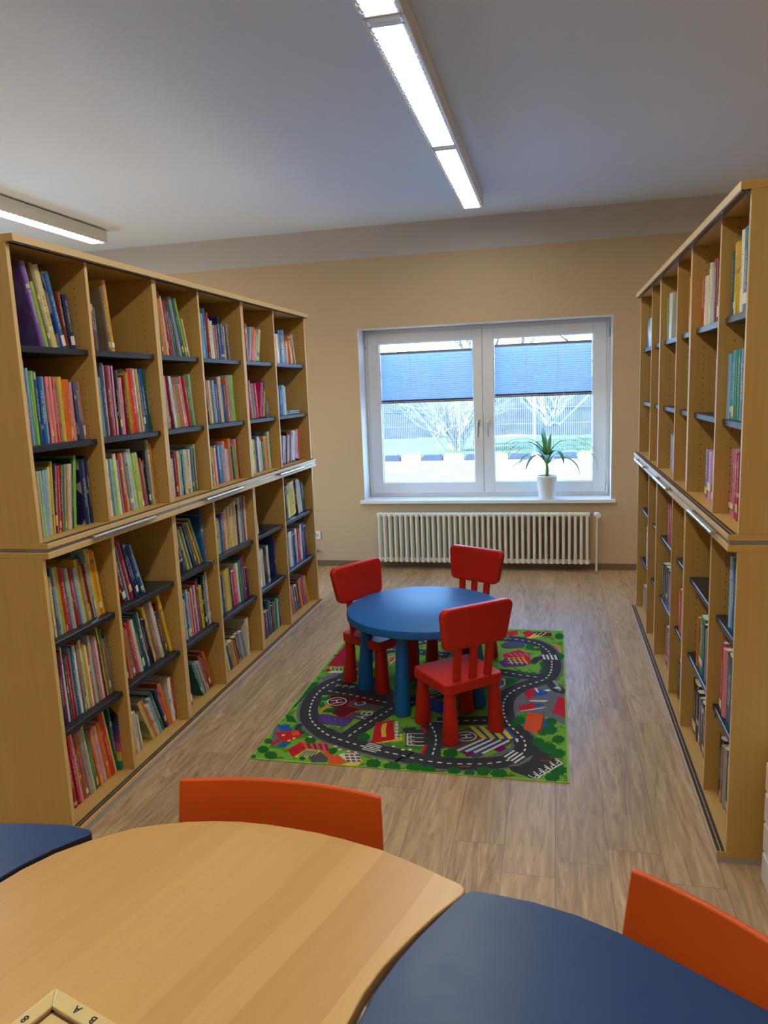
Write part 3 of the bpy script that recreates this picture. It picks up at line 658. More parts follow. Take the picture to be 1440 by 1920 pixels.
# ------------------------------------------------------------------ books
BOOKS = '''L 0 0 2.369 2.706 R30/15 _200 u70/33/13 e20/31/13 l50/24/13 n50/31/13 Y100/33/13 _60 b75/29/13 R60/22/8 B80/21/6
L 0 1 2.370 2.718 Y12/26 u35/31/1 s45/28 g40/27 l45/27 T55/27 b90/25 s25/25 R20/25 p25/25 o45/25 p45/25 r20/25 o25/25 r35/25 e50/25 y75/25 o55/24 o30/24 n25/24 p60/23 _50 d80/23/3 p40/23/3
L 0 2 2.377 2.718 l55/30/0 n25/25 e40/25 Y40/25 m40/25 s50/25/-2 m45/25/-3 c55/26/-4 y35/28/-4 B60/27/-6 p25/26/-6 r50/26/-6 R40/26/-7 e20/26/-7 g40/26/-8 s40/26/-8 o35/26/-8 c50/26/-8 m30/26/-8 G50/28/-8 l60/29/-8 _90 B100/27/1 s30/27/1 B70/28/1
L 0 3 2.375 2.718 R40/27/0 Y45/24/1 d50/27/2 m60/27/3 y50/27/4 r100/26/5 s45/25/5 Y40/25/5 B40/25/6 r80/24/6 s50/24/7 Y30/24/7 y45/27/7 e40/27/7 y60/24/8 R50/24/8 w50/24/8 m40/30/8 y50/30/8 o90/29/8 y50/28/8
L 0 4 2.377 2.718 B75/30/1 P40/30/1 w30/31/2 T35/28/2 r45/27/3 R35/27/3 e50/29/3 b60/29/3 w50/29/3 e30/29/4 o45/30/4 m60/30/4 y40/28/4 w35/27/4 r60/26/4 m45/30/4 e45/28/4 p65/29/4 w45/28/5 R45/24/5 y30/33/6 g30/30/5 o40/25/4 d40/26/3
L 0 5 2.369 2.718 g40/30/3 w30/30/3 P90/30/5 r50/32/6 p40/32/6 n50/29/7 o50/30/7 e100/30/8 Y35/33/8 T40/28/8 g45/28/8 o45/27/9 c45/27/9 p45/28/9 w50/27/9 o70/28/10 r90/31/10 y40/31/10 T50/33/4
L 1 0 2.829 2.982 R45/19/2 d45/18/2 _150 n60/27/5 y60/30/5
L 1 1 2.824 3.240 Y12/25 g18/25 s50/25/1 d70/31 c25/30 R95/30 p32/30 U30/29 p42/30 k50/28 b40/28 p115/25 R60/26/2 y25/27/2 o50/27/3 r140/29/4 w35/29/4 k20/29/4 Y50/29/4 d60/27/5 b95/29/5 G65/29/5
L 1 2 2.828 3.240 r25/23/1 w40/24/1 c60/25/1 s45/25/2 l50/25/2 c60/27/3 e45/24/4 r75/27/5 c35/27/5 e90/27/5 w35/28/5 m60/28/6 l60/26/6 Y60/26/6 T35/25/7 r45/23/7 b45/20/7 k50/26/5 e45/33/3 m40/33/3 o50/29/3
L 1 3 2.826 3.045 R40/27/8 R110/27/12 s35/27/14 r90/29/15 B60/27/17 B80/27/18 b80/26/20 s30/26/20
L 1 4 2.833 3.240 k40/22/5 o50/25/7 e60/23/10 r80/27/12 c70/27/12 G60/28/13 T70/29/13 Y25/29/13 k60/24/13 B60/24/13 y60/30/13 n100/31/14 w60/31/14 r40/27/14 T50/24/14 R40/28/14 _40 y60/32/15
L 1 5 2.837 3.240 y60/21/3 c90/20/5 w30/18/8 _80 Y50/24/25 o60/25/25 w60/19/22 s50/22/22 G90/24/22 B60/24/20 r40/24/20 o70/26/20 w70/24/5 r30/23/4
L 2 0 3.386 3.684 e35/24/4 o60/27/5 r50/32/6 Y50/29/7 d30/26/8 P90/27/10 e40/22/11 T100/25/12 e60/30/14 s60/30/15 T60/30/15 l60/30/16 _20 e60/20/16 Y50/20/16
L 2 1 3.388 3.684 m45/25/3 p60/26/5 R85/26/7 w50/26/8 s60/26/8 y100/21/10 e50/21/10 o90/21/10 m70/22/10 p70/26/10 r90/26/8 g140/27/6 m60/27/6
L 2 2 3.388 3.684 p90/19/2 w30/20/2 B60/22/2 R60/23/2 o60/23/1 m45/23 s60/21 T70/21 m60/23 c70/23 c80/23 w50/23 e60/23 k35/23 s80/24 T30/23 Y50/25/0 n30/25
L 2 3 3.399 3.684 B140/20/14 Y70/24/20 g60/24/20 Y50/25/20 B100/27/22 d50/27/22 y40/27/24 r50/27/24 g90/28/24 b100/26/2 e30/31/1
L 2 4 3.395 3.684 w30/22/3 b80/24/4 m60/26/4 p60/24/4 r30/24/4 Y50/26/4 u60/25/4 w30/26/4 r50/28/4 G50/29/4 y100/24/3 k60/29/3 s30/29/3 U30/30/3 c90/30/3
L 2 5 3.394 3.684 b80/25/4 _100 T60/24/26 g50/22/24 s60/22/24 R90/20/24 w50/22/24 e60/22/24 y30/20/24 r80/25/25 R100/22/25 o100/26/25
L 3 0 3.825 4.195 s40/18/1 s60/24/2 b80/27/2 r50/25/3 c60/22/3 m80/21/3 p40/19/3 e40/19/2 B60/20/2 B30/24/2 b120/20/2 Y30/19/2 U70/19/3 e70/21/3
L 3 1 3.828 4.210 k50/25/4 o70/24/4 Y40/24/4 m50/24/4 n50/24/4 s60/24/4 b70/22/4 n60/26/4 c60/26/4 B60/22/4 b60/22/4 o60/25/3 e110/27/3 l110/27/3
L 3 2 3.804 4.246 w100/21/3 d60/21/3 Y30/22/3 o50/21/3 Y70/21/3 b140/22/4 s70/22/4 p50/24/3 w80/19/4 e60/19/4 o70/25/4 T60/20/3 l90/20/2 p50/24/3 R50/24/3
L 3 3 3.819 4.246 y80/21/-1 s50/20/-1 b70/22/-1 r90/23/-1 c50/24/-1 y130/25/-1 Y80/26/0 Y110/27/0 U50/24/0 c80/28/0 s100/29/0 r40/28/0 w50/28/0
L 3 4 3.832 4.224 m30/23/2 b30/23/3 e40/23/3 y70/25/3 Y60/25/3 y60/25/3 B50/22/4 r150/21/4 w60/25/4 g40/26/5 b70/27/6 P50/28/6 B80/19/2
L 3 5 3.827 4.191 n90/16/12 Y60/17/14 T110/17/16 o120/17/16 e30/17/16 R100/18/15 e70/19/15 s60/18/15 e90/18/15 c60/24/2 c30/24/0
L 4 0 4.418 4.632 d25/24/2 r80/23/1 s30/22/-14 o60/22/-17 p50/20/-17 m50/18/-17 Y70/21/-17
L 4 1 4.406 4.763 r40/24/6 r60/24/7 m40/24/7 e60/22/7 r80/22/7 P60/23/-14 B50/24/-16 y60/17/-16 e90/11/0
L 4 2 4.406 4.763 p50/22/3 B15/20/3 c60/21/3 y40/22/3 e30/21/3 b60/23/2 w50/23/2 Y30/22/2 m50/20/3 G60/19/3 o130/22/3 m60/25/3
L 4 3 4.409 4.454 c60/22/9
L 4 4 4.402 4.703 w50/24/3 w40/25/3 k30/22/3 k40/25/3 w40/25/3 _90 B25/29/1
L 4 5 4.394 4.763 g70/17/4 B50/18/4 R100/18/4 B60/18/4 b70/24/4 R60/19/3 g70/20/1 t50/22/0 w40/20/0 d60/22/1
L 5 0 4.912 5.352 r60/19/4 w50/20/4 b110/23/3 r90/16/4 o60/20/10 e20/22/14 c20/22/14
L 5 1 4.923 5.098 s20/19 b30/19 b80/18 s50/21 c50/20
L 5 2 4.928 5.342 P30/20/-8 u60/20/-11 p20/20/-11 k20/22/-12 s50/20/-12 r40/22/-12 s70/22/-12 o90/22/-12
L 5 3 4.955 5.392 k50/24/3 Y40/24/5 y150/25/6 k20/24/7 w60/26/8 m40/25/9 B90/22/10
L 5 4 4.934 5.376 d25/21/2 e25/25/2 w50/26/2 s40/25/2 B60/22/2 w30/26/2 r80/25/2 w30/27/2 b70/27/2 B50/27/2
L 5 5 4.927 5.398 g60/16/10 w20/20/12 r80/21/14 d50/22/15 G80/20/15 r40/22/12 o60/23/10 r90/24/15 y60/22/20
R 0 0 2.630 2.917 p50/30 s50/30 b130/27 c80/27 y55/24 y55/24 T60/22
R 0 1 2.621 2.917 p20/26 y30/26 d40/24 g30/24 t30/24 b30/23 s20/23
R 0 2 2.628 2.915 P40/22 p40/22 P30/23 P30/23 p60/24
R 0 3 2.625 2.799 s50/22 e40/23 b40/25 s35/26
R 0 4 2.584 2.880 k20/20 c50/22 B70/26 p30/26 r30/27
R 0 5 2.565 2.917 d30/20 m50/21 k60/22 d20/22 k50/23 e40/24 n30/23 k50/24
R 1 0 3.097 3.498 n20/22 b50/23 R60/24 s60/22 c30/24 Y40/22 c70/20 r90/20
R 1 1 3.094 3.145 r50/22
R 1 2 3.100 3.375 y30/20 r20/20 p40/20 u30/20
R 1 4 3.084 3.344 s40/20 e20/22 B30/23 g60/24 o20/22
R 1 5 3.069 3.498 k60/18 R30/22 k40/22 e20/22 k30/23 k60/24
R 2 0 3.689 3.773 o70/24
R 2 4 3.679 3.813 o20/22 r20/22
R 2 5 3.609 3.872 k40/18 p10/18 k30/20
R 3 0 4.296 4.459 w40/24 g30/22
R 3 2 4.000 4.307 B40/20 u50/20 p20/19 e30/20
R 3 3 3.993 4.247 p20/22 r20/22 P25/22 P25/22
R 3 4 3.993 4.410 k25/21 u25/21 k25/21 B25/21 k25/21
R 3 5 3.994 4.353 u40/18 e20/20 P30/20 R30/22
R 4 0 4.692 4.781 d50/19
R 4 5 4.643 4.836 T20/16 r20/16
R 5 0 4.897 5.443 Y60/18 p50/18 s50/18 k80/19
R 5 2 5.019 5.191 w25/20 k25/22
R 5 4 4.991 5.233 w40/26 w60/26
R 5 5 4.897 5.443 y20/15 u40/17 P30/17 e30/17'''
ORD = 'first second third fourth fifth sixth seventh eighth ninth tenth eleventh twelfth thirteenth fourteenth fifteenth sixteenth seventeenth eighteenth nineteenth twentieth'.split()
ORD += ['twenty-'+x for x in ORD[:9]]
ROWN = ('topmost shelf', 'second shelf', 'third shelf', 'fourth shelf', 'fifth shelf', 'lowest shelf')
BAYN = ('nearest bay', 'second bay', 'third bay', 'fourth bay', 'fifth bay', 'farthest bay')
def book_cover(mb, w, h, d, mi=0, o=(0, 0, 0), Mx=None, rnd_=True):
    """spine along z at x = 0, book runs to x = d; thickness w along y; uv: spine 0-1, covers above 1"""
    st = len(mb.v); t_ = min(.0022, w*.22); r = min(w*.32, .007) if rnd_ else 0
    prof = [(d, 0), (r, 0), (r*.3, w*.14), (0, w*.38), (0, w*.62), (r*.3, w*.86), (r, w), (d, w), (d, w-t_), (r+t_, w-t_), (t_*1.2, w*.6), (t_*1.2, w*.4), (r+t_, t_), (d, t_)]
    n = len(prof)
    for z in (0, h): mb.v += [(x, y, z) for x, y in prof]
    for i in range(n):
        j = (i+1) % n; a, b = prof[i], prof[j]
        if 1 <= i <= 5: uv = ((a[1]/w, 0), (b[1]/w, 0), (b[1]/w, h), (a[1]/w, h)) 
        else: uv = ((1.001+a[0]+(a[1] > w/2)*.5, 0), (1.001+b[0]+(b[1] > w/2)*.5, 0), (1.001+b[0]+(b[1] > w/2)*.5, h), (1.001+a[0]+(a[1] > w/2)*.5, h))
        mb.face([st+j, st+i, st+n+i, st+n+j], mi, (uv[1], uv[0], uv[3], uv[2]))
    for z0, fl in ((0, 1), (n, 0)):
        for q in ((0, 1, 12, 13), (1, 2, 11, 12), (2, 3, 10, 11), (3, 4, 10), (4, 5, 9, 10), (5, 6, 9), (6, 7, 8, 9)):
            if q == (2, 3, 10, 11): q = (2, 3, 11)
            if q == (3, 4, 10): q = (3, 4, 10, 11)
            if q == (4, 5, 9, 10): q = (4, 5, 10)
            if q == (5, 6, 9): q = (5, 6, 9, 10)
            idx = [st+z0+i for i in q]; hh = h if z0 else 0
            mb.face(idx if fl else idx[::-1], mi, [(.5, hh)]*len(q))
    if Mx: mb.xform(Mx, st)
def book_pages(w, h, d, Mx=None, mb=None, mi=0):
    mb = mb or MB(); st = len(mb.v); t_ = min(.0022, w*.22)*1.02
    mb.box(t_*2, d-.004, t_, w-t_, .003, h-.003, mi)
    if Mx: mb.xform(Mx, st)
    return mb
rb = random.Random(12)
far = MB(); nbook = 0; cellinfo = {}
for line in BOOKS.strip().splitlines():
    tk = line.split(); side, bay, row = tk[0], int(tk[1]), int(tk[2]); y0, y1 = float(tk[3]), float(tk[4])
    D = DL if side == 'L' else DR; g = SG[side]
    ya, yb_ = D[bay]+(T if bay % 2 == 0 else T/2)+.002, D[bay+1]-(T if bay % 2 else T/2)-.002
    items = []
    for q in tk[5:]:
        if q[0] == '_': items.append(None if False else ('_', float(q[1:]), 0, 0)); continue
        a = q[1:].split('/'); items.append((q[0], float(a[0]), float(a[1])/100, math.radians(float(a[2])) if len(a) > 2 else 0))
    y0 = max(y0, ya); y1 = min(y1, yb_)
    # spare room at the foot where a book leans more than the one before it
    def gaps(itm):
        out = []; prev_a, prev_h = 0, 9
        for c, w, h, a in itm:
            if c == '_': out.append(0); continue
            gp = 0
            if a > prev_a: gp = min(h, prev_h)*(math.tan(a)-math.tan(prev_a)) if prev_h < 8 else max(0, h*math.tan(a)-(y0-ya))
            elif a < prev_a and a < 0: gp = 0
            out.append(gp); prev_a, prev_h = a, h
        return out
    gp = gaps(items); tot = sum(gp)
    L = y1-y0
    if tot > L*.35:                       # books lean less where the run is too short for it
        f_ = L*.35/tot; items = [(c, w, h, math.atan(math.tan(a)*f_)) for c, w, h, a in items]; gp = gaps(items); tot = sum(gp)
    last = items[-1]
    if last[3] < 0: L = min(L, yb_-last[2]*math.tan(-last[3])-y0)
    sc = (L-tot)/sum(w/(1 if c == '_' else math.cos(a)) for c, w, h, a in items)
    y = y0; n_ = 0; cleary = {0: .315, 1: .33, 2: .32, 3: .33, 4: .33, 5: .335}[row]
    single = (side == 'L' and bay <= 2) or (side == 'R' and bay <= 1)
    for i, (c, w, h, a) in enumerate(items):
        w *= sc
        if c == '_': y += w; continue
        y += gp[i]; wb = w*.985; foot = w/math.cos(a)
        h = min(h, cleary/math.cos(a)-.01-w*abs(math.sin(a))); d = min(.30, max(.14, h*(.78+rb.random()*.1)))
        inset = (.050 if side == 'L' else (.030 if bay < 2 else .026))+rb.random()*.008
        if row in (2, 5): inset += .012
        if d > DEP-inset-.012: d = DEP-inset-.012
        X = XP[side]+g*inset
        # frame: local x = depth, y = thickness, z = up
        Mr = Matrix.Identity(4)
        if a >= 0: Mr = Matrix.Translation((0, 0, .0004)) @ Matrix.Rotation(a, 4, 'X')
        else: Mr = Matrix.Translation((0, w/math.cos(a), .0004)) @ Matrix.Rotation(a, 4, 'X') @ Matrix.Translation((0, -wb, 0))
        if g < 0: Mr = Matrix.Scale(-1, 4, (1, 0, 0)) @ Mr
        n_ += 1; nbook += 1
        if single:
            mb = MB(); book_cover(mb, wb, h, d, Mx=Mr)
            if g < 0: mb.f = [fc[::-1] for fc in mb.f]; mb.uv = [u[::-1] for u in mb.uv]
            bo = mb.build('book', BM[c], loc=(X, y, ZR[row]), smooth=30)
            pg = book_pages(wb, h, d, Mr)
            if g < 0: pg.f = [fc[::-1] for fc in pg.f]
            pg.build('page_block', M['pages'], bo)
            if rb.random() < .26 and wb > .006:
                zl_ = .008+rb.random()*.03
                lb = MB(); lb.box(-.0006, .0004, wb*.12, wb*.88, zl_, zl_+min(.018+rb.random()*.025, h*.17)); lb.xform(Mr)
                if g < 0: lb.f = [fc[::-1] for fc in lb.f]
                tag(lb.build('spine_label', M['tagw' if rb.random() < .6 else 'tagy'], bo), 'small pale sticker on the spine')
            size = ('tall ' if h > .275 else 'small ' if h < .21 else '') + ('thick ' if wb > .022 else 'slim ' if wb < .008 else '')
            ln = 'leaning ' if abs(a) > math.radians(9) else ''
            tag(bo, '%s%s%s book, %s from near end, %s, %s, %s bookcase' % (size, ln, CNAME[c], ORD[n_-1], ROWN[row], BAYN[bay], 'left' if side == 'L' else 'right'), 'book',
                'books on the %s of the %s, %s bookcase' % (ROWN[row], BAYN[bay], 'left' if side == 'L' else 'right'))
        else:
            s0_, f0 = len(far.v), len(far.f)
            Mt = Matrix.Translation((X, y, ZR[row])) @ Mr
            book_cover(far, wb, h, d, BKEYS.index(c), Mx=Mt); book_pages(wb, h, d, Mt, far, len(BKEYS))
            if g < 0:
                for q in range(f0, len(far.f)):
                    far.f[q] = far.f[q][::-1]; far.uv[q] = far.uv[q][::-1] if far.uv[q] else None
        y += foot
fo = far.build('books', [BM[k] for k in BKEYS]+[M['pages']], smooth=30)
tag(fo, 'many books of all colours on the shelves of the far bays of both bookcases', 'books', kind='stuff')
print('BOOKS', nbook)
def special(name, mb, mats, loc, label, **k):
    o = mb.build(name, mats, loc=loc, **k); tag(o, label, 'book'); return o
def flat_book(x, y, z, w, dl, th, c, label, rz=0):
    mb = MB(); book_cover(mb, th, dl, w); mb.xform(Matrix.Rotation(rz, 4, 'Z') @ Matrix.Rotation(-PI/2, 4, 'X') @ Matrix.Rotation(0, 4, 'Y'))
    bo = mb.build('book', BM[c], loc=(x, y, z+th+.0005), smooth=30); pg = book_pages(th, dl, w); pg.xform(Matrix.Rotation(rz, 4, 'Z') @ Matrix.Rotation(-PI/2, 4, 'X')); pg.build('page_block', M['pages'], bo); tag(bo, label, 'book', 'flat books lying on a shelf of the farthest left bay')
    return bo
for i_, (c_, lb_) in enumerate((('m', 'slim mint book lying flat at the bottom of the pair, second shelf, farthest left bay'), ('s', 'slim light blue book lying flat on top of the pair, second shelf, farthest left bay'))):
    o_ = flat_book(-1.86, 5.12+.02*i_, 1.500+.014*i_, .15, .22, .012, c_, lb_); o_.scale = (-1, 1, 1)
ab = empty('book', (-1.866, 2.7155, ZR[5]), label='arched rainbow-coloured picture book, far end of the lowest shelf, nearest bay, left bookcase', cat='book')
cols_ = [(30, 130, 90), (208, 186, 60), (196, 84, 120), (120, 60, 110), (40, 60, 110), (24, 34, 70)]; am = [mat('arched cover %d' % i, srgb(*c), .4) for i, c in enumerate(cols_)]
mb = MB(); nn = 24
def arch(s): return .312-.10*(max(0, (abs(s-.45)/.55))**2.4)
for i in range(nn):
    for j in range(12):
        sa, sb2 = i/nn, (i+1)/nn; a0, a1, b0, b1 = arch(sa)*j/12, arch(sa)*(j+1)/12, arch(sb2)*j/12, arch(sb2)*(j+1)/12
        st = len(mb.v); xa, xb_ = -.26*sa, -.26*sb2
        mb.v += [(xa, 0, a0+.0005), (xb_, 0, b0+.0005), (xb_, 0, b1+.0005), (xa, 0, a1+.0005), (xa, .014, a0+.0005), (xb_, .014, b0+.0005), (xb_, .014, b1+.0005), (xa, .014, a1+.0005)]
        ci = min(5, j//2); mb.face([st, st+3, st+2, st+1], ci); mb.face([st+4, st+5, st+6, st+7], ci)
        if i == 0: mb.face([st, st+4, st+7, st+3], ci)
        if i == nn-1: mb.face([st+1, st+2, st+6, st+5], ci)
        if j == 11: mb.face([st+3, st+7, st+6, st+2], 5)
        if j == 0: mb.face([st, st+1, st+5, st+4], 0)
mb.build('cover', am, ab)
# book shown face on, with a dark frame and a line drawing on its cream cover
fb = empty('book', (.640, 4.165, ZR[0]), label='book facing out, cream picture in a dark frame, topmost shelf, fourth right bay', cat='book')
MB().box(0, .018, -.105, .105, .0005, .27).build('cover', mat('dark cover', srgb(34, 36, 34), .4), fb, bevel=.002)
MB().box(-.0006, 0, -.092, .092, .02, .25).build('cover_picture', mat('cream picture', srgb(206, 200, 172), .6), fb)
mb = MB(); rr_ = random.Random(2)
for k in range(7):
    cx_, cz_, r_ = rr_.uniform(-.04, .03), rr_.uniform(.08, .2), rr_.uniform(.012, .03)
    mb.tube([(-.0012, cx_+r_*math.cos(a*PI/8), cz_+r_*.8*math.sin(a*PI/8)) for a in range(17)], .0011, 4)
mb.build('line_drawing', M['ink'], fb)
# red paper bookmark cords hanging over shelf edges
def cord(pts, col, label, star=False):
    mb = MB().tube(pts, .0018, 6); o = mb.build('bookmark_ribbon', mat('ribbon '+label[:12], col, .6), smooth=60); tag(o, label, 'ribbon')
xs_ = XP['L']-.017
cord([(xs_-.03, 3.655, .766), (xs_+.002, 3.665, .766), (xs_+.004, 3.675, .745), (xs_+.004, 3.685, .71)], srgb(226, 222, 210), 'white ribbon bookmark hanging over the fourth shelf of the third left bay')
cord([(xs_-.03, 4.17, .766), (xs_+.002, 4.18, .766), (xs_+.004, 4.19, .75), (xs_+.004, 4.235, .70)], srgb(120, 176, 206), 'pale blue ribbon bookmark hanging over the fourth shelf of the fourth left bay')
cord([(xs_-.03, 2.655, .7645), (xs_-.012, 2.62, .7645), (xs_-.006, 2.60, .7645), (xs_-.004, 2.57, .7645)], srgb(110, 170, 210), 'blue ribbon bookmark lying on the fourth shelf of the nearest left bay')
cord([(.612, 2.93, .399), (.606, 2.925, .399), (.604, 2.925, .37), (.604, 2.93, .345)], srgb(90, 26, 40), 'dark red ribbon bookmark hanging over the fifth shelf of the nearest right bay')

# ------------------------------------------------------------------ cream drawer unit at the right edge
du = empty('drawer_unit', (.668, 2.27, 0), label='low cream drawer unit standing at the near end of the right bookcase', cat='drawer unit')
MB().box(.006, .42, -.18, .18, .001, .428).build('body', M['white2'], du, bevel=.006)
for k in range(4): MB().box(-.004, .006, -.178, .178, .006+.106*k, .006+.106*k+.096).build('drawer', M['white2'], du, bevel=.004)

# ------------------------------------------------------------------ children's table and chairs
tb = empty('play_table', (-.691, 3.858, 0), label='round blue plastic children\'s table standing on the road rug', cat='table')
MB().lathe([(.0001, .4315), (.400, .4315), (.419, .434), (.4245, .440), (.425, .468), (.4225, .475), (.415, .4795), (.0001, .480)], 0, 0, 96).build('table_top', M['bluep'], tb, smooth=35)
for a in (186, 258, 330, 42, 114):
    c_, s_ = math.cos(math.radians(a)), math.sin(math.radians(a))
    MB().tube([(c_*.345, s_*.345, .008), (c_*.345, s_*.345, .02), (c_*.318, s_*.318, .43)], [.041, .0425, .029], 24).build('leg', M['bluep'], tb, smooth=40)
def kid_chair():
    e = empty('play_chair', (0, 0, 0))
    seat = MB().prism([(x, y-.155) for x, y in rrect(.325, .31, .03, 5, .335)], .248, .300); seat.build('seat', M['red'], e, bevel=.006, smooth=35)
    for sx_ in (-1, 1):
        for sy_ in (-1, 1):
            MB().tube([(sx_*.130, sy_*.130, .0062), (sx_*.130, sy_*.130, .016), (sx_*.124, sy_*.122, .254)], [.039, .041, .026], 20).build('leg', M['red'], e, smooth=40)
    for k in (-1, 0, 1):
        mb = MB()
        for z, y in ((.298, -.128), (.50, -.152)):
            mb.v += [(k*.086*(1+.08*(z > .4))+dx, y+dy, z) for dx, dy in ((-.019, -.011), (.019, -.011), (.019, .011), (-.019, .011))]
        mb.face([3, 2, 1, 0]); mb.face([4, 5, 6, 7])
        for i in range(4): mb.face([i, (i+1) % 4, 4+(i+1) % 4, 4+i])
        mb.build('back_slat', M['red'], e, bevel=.004)
    pts = rrect(.350, .205, .036, 6, .390); mb = MB(); n = len(pts)
    for s_ in (-.019, .019):
        for x, z in pts:
            zz = .465+z; yy = -.152-(zz-.47)*.13 + s_ + .10*x*x*0
            mb.v.append((x, yy, zz))
    mb.face(list(range(n))); mb.face([n+i for i in range(n)][::-1])
    for i in range(n): mb.face([(i+1) % n, i, n+i, n+(i+1) % n])
    mb.build('backrest', M['red'], e, bevel=.009, smooth=40, seg=3)
    return e
k0 = kid_chair()
def place(e, x, y, facing, label):
    e.location = (x, y, 0); e.rotation_euler = (0, 0, math.radians(facing-90)); e.name = 'play_chair'
    tag(e, label, 'chair', 'red children\'s chairs around the blue table')
place(k0, -.462, 3.432, 130, 'red plastic children\'s chair nearest the viewer, its back turned to us')
place(copy_tree(k0), -.972, 3.968, -31, 'red plastic children\'s chair left of the blue table')
place(copy_tree(k0), -.556, 4.345, -119.5, 'red plastic children\'s chair behind the blue table, nearest the radiator')

